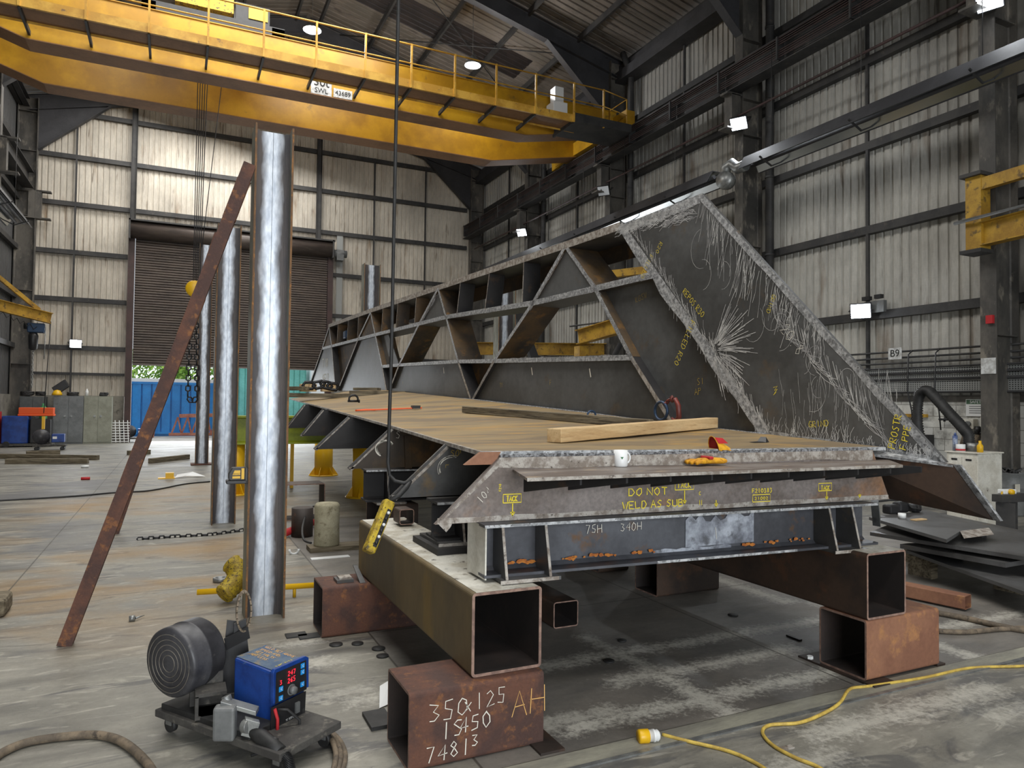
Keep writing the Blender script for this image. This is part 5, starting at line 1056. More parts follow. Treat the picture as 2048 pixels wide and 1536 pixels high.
mb = WB()
for r_ in (.04, .065, .09, .115, .14): mb.tube([f0-ra*.021+(Vector((0, 0, 1))*math.sin(a)+ra.cross(Vector((0, 0, 1))).normalized()*math.cos(a))*r_ for a in [i*math.pi/16 for i in range(32)]], .0022, 5, closed=True)
wfl(mb, 'reel_ring', mat('reel_ring_dust', (112,106,98), (90,86,80), sc=10, rough=.7))
mb = WB(); c = rc+ra*.03+uz*-.12; mb.box(.12, .26, 3.72, 3.84, .13, .145); mb.box(.12, .135, 3.72, 3.84, .145, .24); mb.box(.12, .26, 3.72, 3.84, .235, .25); mb.box(.1, .25, 3.86, 3.99, .13, .30); wfl(mb, 'reel_stand', 'trolley')
mb = WB(); mb.prism([(.24, 3.95, .15), (.40, 3.93, .15), (.36, 3.95, .50), (.27, 3.96, .52)], (0, .012, 0)); mb.obox((.315, 3.90, .44), (.055, -.02, .03), (0, .004, 0), (-.006, 0, .03)); mb.obox((.33, 3.92, .49), (.03, 0, .01), (0, .01, 0), (0, 0, .03)); wfl(mb, 'lifting_bracket', 'black')
mb = WB(); pts = []
for i in range(21):
    a = math.pi*2*i/20; pts.append(Vector((.345+.035*math.sin(a), 3.90, .545+.10*-math.cos(a)+.03)))
for k in range(len(pts)-1):
    a, b = pts[k], pts[k+1]; d = (b-a).normalized(); mb.obox((a+b)/2, d*((b-a).length*.56), Vector((0, .02, 0)), d.cross(Vector((0, 1, 0)))*.004)
wfl(mb, 'sling_loop', 'sling')
# feeder case: axes measured from its top and front panel
ca, cb_ = Vector((.60, -.80, 0)).normalized(), Vector((.80, .60, 0)).normalized()   # ca points to the front panel
base = Vector((.29, 3.75, .12))
def cp(i, j, k): return base+ca*i+cb_*j+uz*k
mb = WB(); pr = [cp(0, 0, .0), cp(.27, 0, .0), cp(.265, 0, .25), cp(.0, 0, .275)]; mb.prism(pr, cb_*.21); wfl(mb, 'case', 'blue', .012)
mb = WB(); mb.prism([cp(.004, .012, .2768), cp(.262, .012, .2525), cp(.262, .198, .2525), cp(.004, .198, .2768)], (0, 0, .001)); wfl(mb, 'case_top', 'bluetop')
mb = WB(); mb.prism([cp(.262, -.012, .11), cp(.262, .222, .11), cp(.258, .222, .255), cp(.258, .2, .268), cp(.258, .0, .268), cp(.258, -.012, .255)], ca*.02); wfl(mb, 'front_hood', 'blue', .003)
mb = WB(); pn = lambda j, k, o=.283: cp(o, j, k); mb.prism([pn(0, .105, .2815), pn(.205, .105, .2815), pn(.2, .25, .279), pn(.005, .25, .279)], ca*.002); wfl(mb, 'control_panel', 'black')
mb = WB(); mb.prism([cp(.285, -.03, -.02), cp(.285, .19, -.02), cp(.285, .195, .1), cp(.285, -.03, .1)], ca*.004); wfl(mb, 'lower_panel', 'black')
mb = WB(); write(mb, '247', pn(.075, .212, .2845), cb_, uz, .022, .003, .02); write(mb, '265', pn(.075, .178, .2845), cb_, uz, .022, .003, .02); write(mb, '3', pn(.025, .188, .2845), cb_, uz, .02, .003, .02); wfl(mb, 'display', 'led')
for (j, k) in ((.16, .22), (.16, .19), (.16, .13), (.02, .155), (.02, .112)):
    mb = WB(); mb.prism([pn(j, k, .2843), pn(j+.024, k, .2843), pn(j+.024, k+.023, .2843), pn(j, k+.023, .2843)], ca*.003); bt = wfl(mb, 'button', 'btn')
    mb = WB(); mb.ribbon([pn(j+.017, k+.006, .288), pn(j+.008, k+.012, .288), pn(j+.017, k+.018, .288)], .003, ca, .0005); wfl(mb, 'button_symbol', 'white', 0, wf)
mb = WB(); c = pn(.1, .14, .284); mb.lathe([(.026, 0), (.026, .004)], c, ca, 24); mb.lathe([(0, .026), (.018, .026), (.02, .004)], c, ca, 24); wfl(mb, 'knob', 'grey')
mb = WB(); mb.prism([cp(.29, .12, .02), cp(.29, .145, .02), cp(.29, .145, .07), cp(.29, .12, .07)], ca*.01); wfl(mb, 'rocker_switch', 'grey')
mb = WB(); write(mb, 'WP60', cp(.245, .05, .2556), cb_, -ca, .034, .003); wfl(mb, 'chalk_writing', 'chalk_y')
mb = WB()
for k, tx in enumerate(('WELD SET ABOVE', 'SPEED AND', 'SET VOLTS', 'NOT LESS')): write(mb, tx, cp(.02+.004*k, .175-.036*k, .277-.002), ca+uz*-.09, cb_, .019, .003)
wfl(mb, 'chalk_writing', 'chalk_o')
mb = WB(); write(mb, 'TS SERIES', cp(.291, .06, .005), cb_, uz, .009, .0012); wfl(mb, 'lettering', 'white')
mb = WB(); mb.tube([cp(.3, .0, .085), cp(.33, .03, .08), cp(.36, .08, .02), cp(.36, .09, -.06), cp(.30, .03, -.09), cp(.24, -.1, -.1)], .007, 8); wfl(mb, 'control_cable', 'rubber')
mb = WB(); mb.tube([cp(.29, -.01, .09), cp(.3, .0, .04), cp(.31, -.01, -.01)], .008, 8); wfl(mb, 'red_lead', 'red')
# drive head and torch body in front
mb = WB(); A = AY(440, 1415, 3.50); B_ = AY(520, 1440, 3.45); mb.obox(AY(450, 1445, 3.5), (.045, -.02, 0), (.01, .03, 0), (0, 0, .075)); wfl(mb, 'drive_cover', 'grey', .012)
mb = WB(); mb.obox(AY(480, 1412, 3.52), (.075, -.02, -.028), (.01, .03, 0), (0, 0, .01)); mb.cyl(AY(452, 1392, 3.56), AY(462, 1425, 3.54), .022, 12); mb.lathe([(0, 0), (.03, 0), (.03, .03), (0, .03)], AY(488, 1452, 3.46), (.6, -.7, .1), 16); mb.obox(AY(500, 1455, 3.45), (.03, -.01, -.01), (0, .02, 0), (.01, 0, .035)); wfl(mb, 'drive_head', 'galv', .002)
mb = WB(); mb.tube([AY(505, 1462, 3.45), AY(525, 1475, 3.40), AY(545, 1490, 3.35), AY(562, 1505, 3.3)], [.026, .034, .03, .03], 14); mb.tube([AY(562, 1505, 3.3), AY(575, 1520, 3.26), AY(580, 1545, 3.22)], .022, 12); mb.cyl(AY(545, 1490, 3.35), AY(552, 1475, 3.36), .014, 8); wfl(mb, 'torch_connector', 'rubber')
mb = WB(); P = [AY(565, 1508, 3.29), AY(577, 1522, 3.25), AY(580, 1545, 3.22)]
for i in range(14):
    f = i/13*1.9; p = P[int(f)].lerp(P[min(2, int(f)+1)], f-int(f)); mb.lathe([(.022, -.002), (.027, 0), (.022, .002)], p, (P[2]-P[0]), 14)
wfl(mb, 'hose_spring', 'black')
# hoses and cables on the floor
def floor_tube(pts, r_, name, label, m_, cat='cable', z=None, sub=6, grp=None):
    P = [AZ(x, y, r_ if z is None else z) for x, y in pts]; o = []
    for i in range(len(P)-1):
        a, b = P[max(i-1, 0)], P[i]; c, d = P[i+1], P[min(i+2, len(P)-1)]
        for k in range(sub):
            t_ = k/sub; o.append(.5*((2*b)+(c-a)*t_+(2*a-5*b+4*c-d)*t_*t_+(3*b-a-3*c+d)*t_**3))
    o.append(P[-1]); mb = MB(); mb.tube(o, r_, 8); return tag(mb.build(name, M[m_]), label, cat, grp)
floor_tube([(-40, 1545), (0, 1508), (60, 1483), (150, 1471), (205, 1471), (252, 1488), (300, 1534), (330, 1600)], .02, 'hose', 'thick dusty hose curving over the floor in the bottom left corner', 'hose_b', 'hose')
for k in range(3): floor_tube([(612, 1450-k*2), (650, 1458+k*3), (678-k*7, 1480), (690-k*9, 1510), (682-k*8, 1545), (660, 1590)], .013, 'welding_cable', ('outer', 'middle', 'inner')[k]+' brown cable looping round the right side of the wire feeder', 'hose_b', 'cable', .013+.012*k, grp='cables behind the feeder')
floor_tube([(1325, 1469), (1370, 1481), (1450, 1500), (1500, 1520), (1540, 1545), (1580, 1580)], .009, 'power_cable', 'yellow cable running from the yellow plug to the bottom edge', 'cable_y')
floor_tube([(1700, 1580), (1640, 1536), (1590, 1515), (1545, 1490), (1525, 1465), (1540, 1450), (1600, 1445), (1650, 1425), (1680, 1405), (1700, 1378), (1740, 1372), (1850, 1355), (1940, 1336), (2048, 1332), (2150, 1325)], .009, 'power_cable', 'long yellow cable snaking across the foreground past the orange brown block', 'cable_y')
floor_tube([(1876, 1226), (1930, 1236), (2000, 1252), (2060, 1262), (2160, 1270)], .022, 'hose', 'thick brown hose behind the orange brown block, upper of two', 'hose_b', 'hose')
floor_tube([(1876, 1262), (1930, 1264), (2000, 1258), (2060, 1256), (2130, 1258)], .018, 'hose', 'thinner brown hose behind the orange brown block, lower of two', 'hose_b', 'hose')
pl = thing('power_plug', 'yellow and white round power plug lying on the floor plate in the foreground', 'plug', AZ(1300, 1472, .03)); A, B = AZ(1276, 1473, .03), AZ(1326, 1470, .03); d = (B-A); L = d.length
mb = MB(); mb.lathe([(0, 0), (.03, 0), (.033, .008), (.033, .052), (.028, .055)], A, d, 20); local(pl, mb).build('body', M['yellow'], pl); mb = MB(); mb.lathe([(.028, 0), (.028, .02), (.03, .02), (.03, .03), (.026, .032), (.028, .045), (.018, .055), (.01, .058), (0, .058)], A+d.normalized()*.054, d, 20); local(pl, mb).build('sleeve', M['white'], pl)
# long floor rail and flat strip
mb = MB(); mb.box(-.3, 9.2, 2.80, 2.825, 0, .008); tag(mb.build('floor_rail', M['galv']), 'thin pale steel rail edge crossing the foreground floor', 'rail')
mb = MB(); mb.box(-.3, 9.2, 2.825, 2.95, 0, .004); tag(mb.build('floor_strip', mat('floor_strip', (150,148,134), (128,126,116), sc=4, rough=.6, st=(.5,2,1))), 'flat greenish grey strip beside the pale rail edge', 'plate')
RL = ['flat steel ring by the dark block, left one', 'flat steel ring by the dark block, second', 'flat steel ring by the dark block, third', 'flat steel ring nearest the chalked block', 'black rubber washer right of the long left tube, upper', 'black rubber washer on the floor, lower', 'dark disc on the floor under the trestle']
for (x, y), l, rr in zip(((672, 1290), (715, 1288), (757, 1298), (765, 1313), (1244, 1282), (1218, 1323), (1466, 1231)), RL, (.045, .04, .045, .04, .032, .036, .04)):
    p = AZ(x, y, 0); mb = MB(); mb.lathe([(.008, 0), (rr, 0), (rr, .008), (.008, .008)], p, seg=24); tag(mb.build('steel_disc', M['rubber']), l, 'disc', 'flat discs on the floor')
p = AZ(441, 1163, .0); mb = MB(); mb.lathe([(.035, 0), (.065, 0), (.067, .035), (.04, .037), (.035, 0)], p, seg=28); tag(mb.build('collar_ring', M['galv']), 'thick steel collar ring on the floor left of the nearest post', 'ring')
p = AZ(258, 1243, .0); mb = MB(); mb.cyl(p+Vector((0, 0, .02)), p+Vector((.04, .0, .02)), .022, 10); mb.cyl(p+Vector((.04, .0, .02)), p+Vector((.1, .05, .02)), .01, 8, .002); tag(mb.build('bolt', M['galv']), 'loose bolt on the floor right of the brace foot', 'bolt')
PZ = [(1612, 1321, 'small white nut beside the packing strip by the orange brown block'), (1590, 1276, 'small dark strap clamp on the floor left of the orange brown block')]
p = AZ(1620, 1321, 0); mb = MB(); mb.lathe([(.008, 0), (.02, 0), (.02, .03), (.008, .03)], p, seg=6, smooth=False); tag(mb.build('nut', M['white']), PZ[0][2], 'nut')
p = AZ(1588, 1277, 0); mb = MB(); mb.box(p.x-.014, p.x+.014, p.y-.06, p.y+.06, 0, .012); tag(mb.build('strap_clamp', M['black']), PZ[1][2], 'clamp')
p = AZ(1573, 1497, 0); mb = MB(); mb.box(p.x-.04, p.x+.04, p.y-.015, p.y+.015, 0, .006); ob = mb.build('steel_tag', M['bright2']); ob.rotation_euler = (0, 0, 0); tag(ob, 'small pale steel tag on the floor inside the yellow cable bend', 'tag')
for (x, y, l) in ((592, 1271, 'square black tile on the floor right of the nearest post foot'), (618, 1273, 'black offcut touching the dark box block corner')):
    p = AZ(x, y, 0); mb = MB(); mb.box(p.x-.07, p.x+.07, p.y-.05, p.y+.05, 0, .008); tag(mb.build('rubber_pad', M['rubber']), l, 'pad', 'pads on the floor')
p = AZ(765, 1398, .0); mb = MB(); mb.prism([p+Vector((-.05, -.12, .004)), p+Vector((.06, -.08, .012)), p+Vector((.07, .06, .08)), p+Vector((.0, .06, .05))], (0, 0, .001)); tag(mb.build('paper_sheet', M['white']), 'white paper sheet leaning at the foreground block', 'paper')
p = AZ(780, 1412, 0); mb = MB(); mb.box(.93, 1.05, 3.55, 3.75, 0, .02); tag(mb.build('rubber_pad', M['rubber']), 'black pad under the white paper by the foreground block', 'pad')
stp = thing('steel_offcuts', 'small stack of steel plate offcuts on top of the dark brown block', 'offcuts', (1.12, 5.2, .351)); mb = MB(); mb.box(1.08, 1.2, 5.15, 5.28, .351, .372); local(stp, mb).build('plate', M['mill'], stp); mb = MB(); mb.box(1.1, 1.19, 5.17, 5.26, .372, .385); local(stp, mb).build('plate', M['bright2'], stp)
mb = MB(); mb.prism([(1.235, 5.1, .352), (1.275, 5.1, .352), (1.255, 5.28, .44), (1.225, 5.28, .44)], (0, .03, .0)); tag(mb.build('steel_wedge', M['mill']), 'dark steel wedge leaning against the left tube on the dark brown block', 'wedge')
# yellow pipe and duct beside the nearest post, concrete cylinder etc
mb = MB(); mb.cyl((.2, 6.35, .09), (1.15, 6.2, .09), .024, 12); mb.cyl((.95, 6.23, .0), (.95, 6.23, .09), .014, 8); tag(mb.build('yellow_pipe', M['yellow']), 'bright yellow pipe lying behind the nearest post', 'pipe')
t = thing('ducting_sleeve', 'crumpled yellow and black ribbed duct slumped behind the foot of the nearest post', 'duct', (.5, 6.4, 0)); mb = MB(); k = 22
path = [Vector((.44+.12*math.sin(i/k*2.6)-.05, 6.25+.2*i/k, .07+.22*i/k)) for i in range(k+1)]; mb.tube(path, [.075+.012*(i % 2) for i in range(k+1)], 14); local(t, mb).build('sleeve', M['pend'], t)
t = thing('concrete_cylinder', 'pale concrete cylinder standing on a plank under the deck edge', 'cylinder', (1.6, 7.95, .06)); p = AZ(653, 1090, .05); t.location = p
b = MB(); b.lathe([(0, 0), (.135, 0), (.14, .02), (.135, .25), (.14, .44), (.12, .47), (.06, .46), (0, .465)], (0, 0, 0), seg=32); b.build('body', M['concblock'], t)
b = MB(); b.box(-.2, .6, -.14, .12, -.055, -.001); ob = tag(b.build('plank', M['woodold']), 'dark plank under the concrete cylinder', 'timber'); ob.location = p
p = AZ(660, 1115, 0); mb = MB(); mb.box(p.x-.2, p.x+.2, p.y-.06, p.y+.04, .0, .006); tag(mb.build('paper_sheet', M['white']), 'white paper strip on the floor in front of the plank', 'paper')
floor_tube([(640, 1010), (618, 1018), (606, 1050), (607, 1078), (622, 1086)], .012, 'hose', 'black hose looping left of the concrete cylinder', 'rubber', 'hose', .25)
mb = MB(); A, B = AZ(565, 1068, .06), AZ(625, 1045, .06); mb.cyl(A, B, .045, 12); mb.cyl(B, B+Vector((.1, .15, 0)), .03, 10); tag(mb.build('hydraulic_jack', M['red']), 'red hydraulic jack lying between the nearest post and the concrete cylinder', 'jack')
p = AZ(588, 1108, 0); mb = MB(); mb.tube([p+Vector((.05*math.cos(a), .0, .05+.05*math.sin(a))) for a in [math.pi*(1.0+i/8) for i in range(9)]], .012, 6); tag(mb.build('plastic_cap', M['white']), 'white curved plastic offcut on the floor right of the nearest post', 'offcut')
mb = MB(); chain_path(mb, [AZ(275, 1078, .015), AZ(350, 1073, .015), AZ(425, 1069, .015), AZ(487, 1060, .015)], L=.07, r=.009, w=.018); tag(mb.build('floor_chain', M['chain']), 'dark chain laid along the floor left of the nearest post', 'chain')
b = MB(); p = AZ(0, 1240, 0); b.box(-1.6, -1.12, 6.5, 6.8, 0, .14); tag(b.build('timber_block', M['woodold'], None, .03), 'end of a brown timber block at the far left edge of the floor', 'timber')
# ---------------------------------------------------------------- middle distance under and beyond the deck
t = thing('lime_green_beam', 'lime green beam on yellow stands seen under the deck', 'beam', (4, 13.5, .9)); mb = MB(); mb.ibeam((.9, 13.4, 1.14), (6.6, 13.1, 1.14), .4, .50, .03, .02); local(t, mb).build('beam', M['lime'], t)
mb = MB(); chain_path(mb, [(1.7, 13.12, 1.24), (3.6, 13.05, 1.32)], L=.13, r=.014, w=.04); tag(mb.build('lifting_chain', M['chain']), 'long black chain draped along the lime green beam', 'chain')
for i, (x, y, w, l) in enumerate(((3.05, 16.2, .4, 'yellow tubular stand with flared base under the deck, farther one'), (3.0, 12.3, .38, 'yellow tubular stand half hidden by the brown frame under the deck'), (.98, 13.4, .34, 'yellow stand visible between the two left hand posts'))):
    t = thing('yellow_stand', l, 'stand', (x, y, 0), group='yellow stands'); b = MB(); b.cyl((0, 0, 0), (0, 0, .88), w/2, 20); b.build('tube', M['yellow'], t); b = MB(); b.lathe([(w*.8, 0), (w*.8, .02), (0, .02)], seg=24)
    for k in range(6): a = k*math.pi/3; b.prism([(w*.45*math.cos(a), w*.45*math.sin(a), .02), (w*.8*math.cos(a), w*.8*math.sin(a), .02), (w*.45*math.cos(a), w*.45*math.sin(a), .22)], (-.012*math.sin(a), .012*math.cos(a), 0))
    b.build('base', M['yellow'], t)
stub(1.3, 1.95, 10.2, 10.6, 0, .5, 'open black box frame on the floor under the deck', 'rust_deep', 'y')
mb = MB(); mb.cyl((1.45, 9.0, 0), (1.45, 9.0, .35), .13, 16); tag(mb.build('steel_drum', M['rust_deep']), 'short black drum on the floor under the deck', 'drum')
mb = MB(); p = AZ(630, 905, .1); chain_path(mb, [(3.0, 16, 1.5), (5.5, 15.5, 1.45)], L=.1); 
t = thing('far_work_table', 'cluttered grey work table beyond the posts on the left of the deck', 'table', (1.6, 14.5, .8)); mb = MB(); mb.box(.95, 2.1, 14.0, 15.2, 1.02, 1.06); local(t, mb).build('table_top', M['grey'], t); mb = MB()
for (x, y) in ((1.0, 14.05), (2.05, 14.05), (1.0, 15.15), (2.05, 15.15)): mb.box(x-.03, x+.03, y-.03, y+.03, 0, 1.02)
local(t, mb).build('table_leg', M['yellow'], t)
for (pa, pb, l, w) in (((0, 917), (196, 920), 'long grey timber on the floor at the left, topmost of the pile', .14), ((12, 928), (176, 927), 'long dark timber on the floor in front of the left pile', .14), ((52, 911), (120, 909), 'short greenish timber behind the left pile', .16), ((255, 910), (300, 908), 'short dark timber on the floor left of the doorway brace', .12), ((300, 927), (376, 918), 'dark timber on the floor right of the doorway brace', .12)):
    A, B = AZ(*pa, 0), AZ(*pb, 0); A = AZ(*pa, 0); B = A+(B-A); timber(A, B, w, .13, 'floor_timber', l, 'woodold')
p = AZ(333, 957, 0); mb = MB(); mb.box(p.x-.16, p.x+.16, p.y-.1, p.y+.1, 0, .02); mb.box(p.x-.02, p.x+.14, p.y-.08, p.y+.08, .02, .12); tag(mb.build('yellow_clamp', M['yellow']), 'yellow clamp on the floor in front of the doorway', 'clamp')
p = AZ(375, 955, 0); mb = MB(); mb.add([p+Vector((-.25, -.1, .01)), p+Vector((-.05, -.12, .05)), p+Vector((.1, 0, .12)), p+Vector((-.2, .1, .06)), p+Vector((.35, -.05, .02)), p+Vector((.2, .12, .03))], [(0, 1, 3), (1, 2, 3), (1, 4, 2), (4, 5, 2)]); tag(mb.build('crumpled_sheet', M['white']), 'crumpled white sheet on the floor left of the second post', 'sheet')
floor_tube([(-60, 1005), (0, 1001), (150, 992), (230, 985), (300, 981), (370, 968), (420, 963)], .014, 'floor_cable', 'thin grey cable running across the left floor toward the posts', 'rubber')
for (x, y, l) in ((170, 933, 'tiny white litter on the left floor'), (171, 957, 'tiny red can on the left floor')):
    p = AZ(x, y, .03); mb = MB(); mb.cyl(p-Vector((.08, 0, 0)), p+Vector((.08, 0, 0)), .03, 8); tag(mb.build('litter', M['red'] if 'red' in l else M['white']), l, 'litter')
# ---------------------------------------------------------------- lockers and clutter at the back wall
def locker(x0, x1, z1, m_, label, doors=2):
    t = thing('metal_locker', label, 'locker', ((x0+x1)/2, 30.65, 0), group='lockers on the back wall'); b = MB(); b.box(x0, x1, 30.4, 30.9, 0, z1); local(t, b).build('body', M[m_], t)
    for k in range(doors):
        w = (x1-x0)/doors; b = MB(); b.box(x0+w*k+.015, x0+w*(k+1)-.01, 30.38, 30.4, .06, z1-.04); local(t, b).build('door', M[m_], t)
        b = MB(); xh = x0+w*(k+1)-.1 if k == 0 else x0+w*k+.1
        b.cyl((xh, 30.385, 1.02), (xh, 30.35, 1.02), .035, 10); local(t, b).build('handle', M['galv'], t)
locker(-5.0, -4.22, 1.72, 'cab_dark', 'dark grey double locker at the left, behind the welding machines'); locker(-3.98, -3.03, 1.76, 'cab_mid', 'mid grey double locker in the middle of the three'); locker(-3.02, -2.11, 1.76, 'cab_green', 'pale green grey double locker nearest the doorway')
t = thing('distribution_board', 'white and grey electrical box on the back wall above the left locker', 'electrical box', (-5.0, 31.1, 2.2)); mb = MB(); mb.box(-5.28, -5.02, 31.0, 31.2, 2.18, 2.74); local(t, mb).build('case', M['offwhite'], t); mb = MB(); mb.box(-5.02, -4.83, 31.0, 31.2, 2.2, 2.74); local(t, mb).build('case', M['grey'], t)
t = thing('welding_helmet', 'black helmet and white box piled on top of the middle locker', 'helmet', (-3.7, 30.6, 1.77)); p = Vector((-3.78, 30.6, 1.8)); mb = MB(); mb.obox(p+Vector((0, 0, .28)), (.2, 0, .16), (0, .1, 0), (-.08, 0, .13)); local(t, mb).build('black_case', M['black'], t, .02); mb = MB(); mb.lathe([(0, .2), (.1, .17), (.16, .06), (.17, 0)], p+Vector((-.1, -.1, -.02)), seg=16); tag(mb.build('hard_hat', M['yellow']), 'yellow hard hat on top of the middle locker', 'hat')
rs = random.Random(4); mb = MB()
CL = ['pile of dark hoses and gloves on the left locker', 'small dark bundle on the left locker', 'grey box of rods on the pale locker', 'white bottle standing on the pale locker', 'dark cloth heap beside the helmet']
for (x, s, l) in ((-4.8, .14, CL[0]), (-4.4, .1, CL[1]), (-2.4, .09, CL[2]), (-2.95, .08, CL[3]), (-3.4, .12, CL[4])):
    m2 = MB()
    if 'bottle' in l: m2.lathe([(0, 0), (.05, 0), (.05, .18), (.02, .22), (.02, .26), (0, .26)], (x, 30.6, 1.77), seg=12)
    else:
        for k in range(6): a = rs.uniform(0, 6); m2.tube([(x+s*math.cos(a+i*.6)*1.4, 30.6+s*math.sin(a+i*.6), 1.78+.02*k) for i in range(8)], .034, 6)
    tag(m2.build('clutter', M['white'] if 'bottle' in l else M['rubber']), l, 'clutter')
def mini_feeder(loc, rz, l):
    t = thing('wire_feeder', l, 'welder', loc, rz, 'distant wire feeders'); b = MB(); b.lathe([(0, -.1), (.22, -.1), (.24, -.07), (.24, .1), (0, .12)], (-.25, 0, .42), (.3, -1, 0), 24); b.build('reel_housing', M['reel'], t); b = MB(); b.box(.05, .4, -.15, .15, .25, .52); b.build('case', M['blue'], t, .02); b = MB(); b.box(-.45, .45, -.2, .2, .12, .17); b.build('trolley', M['trolley'], t)
    for x in (-.35, .35): b = MB(); b.cyl((x, -.2, .06), (x, .2, .06), .06, 10); b.build('wheel', M['rubber'], t)
    b = MB(); b.box(.08, .2, -.152, -.15, .36, .44); b.build('logo', M['white'], t)
mini_feeder(AZ(272, 884, 0), 0, 'distant wire feeder with dark round reel beside the doorway'); mini_feeder(AZ(100, 900, 0), 0, 'distant wire feeder with dark round reel in front of the left locker')
mw = thing('welding_machine', 'large blue and black welding machine at the left edge, with rags on top', 'welder', AZ(72, 893, 0)); mb = MB(); mb.box(-.95, -.2, -.3, .3, .12, 1.05); mb.build('case', M['blue'], mw, .03); mb = MB(); mb.box(-.15, .45, -.3, .3, .12, .95); mb.build('case', M['black'], mw, .03)
mb = MB(); mb.box(-1.0, .5, -.35, .35, .04, .12); mb.build('base', M['trolley'], mw)
for x in (-.8, .3): mb = MB(); mb.cyl((x, -.36, .1), (x, .36, .1), .1, 12); mb.build('wheel', M['rubber'], mw)
p = mw.location; mb = MB(); mb.box(p.x-.5, p.x+.5, p.y-.2, p.y+.2, 1.12, 1.34); mb.box(p.x-.52, p.x+.52, p.y-.22, p.y+.22, 1.05, 1.12); tag(mb.build('orange_toolbox', M['orange'], None, .015), 'orange and black toolbox on the left welding machine', 'toolbox')
mb = MB(); mb.lathe([(0, 0), (.12, 0), (.12, 1.2), (.09, 1.34), (.04, 1.4), (.04, 1.48), (0, 1.48)], p+Vector((.1, .6, 0)), seg=18); tag(mb.build('gas_bottle', M['green']), 'green topped gas bottle behind the orange toolbox', 'gas bottle')
mb = MB(); mb.box(p.x-1.4, p.x-1.0, p.y-.5, p.y, .1, 1.2); tag(mb.build('red_trolley', M['red']), 'red trolley frame cut off by the left picture edge', 'trolley')
mb = MB(); q = AZ(240, 886, 0)
for i in range(5): mb.bar(q+Vector((-.28+.14*i, 0, .02)), q+Vector((-.34+.14*i, .25, .85)), .025, .025)
for i in range(8): mb.bar(q+Vector((-.3, .03*i, .06+.1*i)), q+Vector((.3, .03*i, .06+.1*i)), .025, .03)
tag(mb.build('white_rack', M['white']), 'small white slatted rack leaning at the back wall left of the doorway', 'rack')
# jib crane on the left wall
t = thing('jib_crane', 'yellow wall jib crane arm with tie bar reaching in from the left edge', 'crane', (-5.2, 25.6, 4.2)); tip = AY(102, 637, 26.5); a0 = AY(-20, 606, 25.6); mb = MB(); mb.ibeam(a0, tip, .18, .34, .02, .012); local(t, mb).build('arm', M['jib'], t); mb = MB(); mb.bar(AY(-20, 540, 25.6), AY(78, 620, 26.4), .08, .12); local(t, mb).build('tie_bar', M['jib'], t)
mb = MB(); c = AY(75, 648, 26.5); P = [a0.lerp(c, i/14)+Vector((0, -.12, -.1-.12*(i % 2))) for i in range(15)]; mb.tube(P, .012, 6); local(t, mb).build('festoon_cable', M['rubber'], t)
t = thing('chain_hoist', 'dark blue chain hoist hanging from the yellow jib arm on the left', 'hoist', c); b = MB(); b.box(-.26, .2, -.12, .12, -.28, .02); b.build('motor', M['shblue'], t, .03); b = MB(); b.cyl((-.35, 0, -.08), (-.2, 0, -.08), .1, 14); b.build('motor_end', M['black'], t); b = MB(); b.lathe([(.1, 0), (.14, -.1), (.12, -.5), (.06, -.55)], (-.1, 0, -.28), seg=14); b.build('chain_bag', M['black'], t)
b = MB(); chain_links(b, (-.1, 0, -.8), (-.1, 0, -2.0), .09, .01, .02); b.cyl((.22, 0, -.1), (.2, 0, -1.1), .015, 6); b.build('chain', M['galv'], t)
t = thing('pull_cord', 'black control cord hanging from the jib arm down past the lockers', 'cord', tip); b = MB(); b.cyl((0, 0, -.1), (-.12, 0, -3.0), .014, 6); b.build('cord', M['rubber'], t); b = MB(); b.box(-.16, -.08, -.04, .04, -3.5, -3.1); b.build('handset', M['yellow'], t)
# perforated tray on the back wall
mb = MB(); mb.box(6.27, 6.53, YB-.14, YB-.1, 1.9, 9.05); tag(mb.build('cable_tray', M['mesh']), 'tall perforated vertical tray on the back wall right of the roller door', 'cable tray')
# outside, seen through the doorway
t = thing('shipping_container', 'bright blue shipping container standing outside the doorway', 'container', (0, 37, 0)); mb = MB(); mb.box(-3.5, 2.1, 36.1, 38.4, -.005, .2); corrug(mb, (-3.5, 36.0), (2.1, 36.0), .15, 2.4, (0, -1), .4, .06); mb.box(-3.5, 2.1, 36.08, 38.4, .1, 2.42); mb.box(-3.5, 2.1, 35.97, 36.06, 2.36, 2.46); mb.box(-3.5, 2.1, 35.97, 36.06, .1, .2); mb.box(2.0, 2.1, 35.97, 36.06, .1, 2.4); local(t, mb).build('body', M['cont'], t)
mb = MB(); mb.box(-3.5, 2.1, 36.0, 38.4, 2.46, 2.62); tag(mb.build('container_tarp', M['white']), 'white tarp along the top of the blue container', 'tarp')
rs = random.Random(8)
for k, (x, y, h, l) in enumerate(((-1.5, 42, 4.2, 'bushy pale green tree outside, left in the doorway'), (1.2, 43, 4.0, 'bushy pale green tree outside, behind the container'))):
    t = thing('tree', l, 'tree', (x, y, 0), group='trees outside'); b = MB(); b.cyl((0, 0, 0), (0, 0, 2.4), .12, 8); b.build('trunk', M['woodold'], t); b = MB()
    for i in range(1500):
        a = Vector((rs.gauss(0, 1), rs.gauss(0, 1), rs.gauss(0, 1))).normalized()*rs.uniform(.6, 1); c = Vector((a.x*2.2, a.y*1.5, 3.1+a.z*1.3)); n = Vector((rs.uniform(-1, 1), rs.uniform(-1, 1), rs.uniform(-1, 1))).normalized(); s = n.orthogonal().normalized()*.14; u = n.cross(s)
        b.add([c-s, c-u*.5, c+s, c+u*.5], [(0, 1, 2, 3)])
    b.build('foliage', M['leaf'], t)
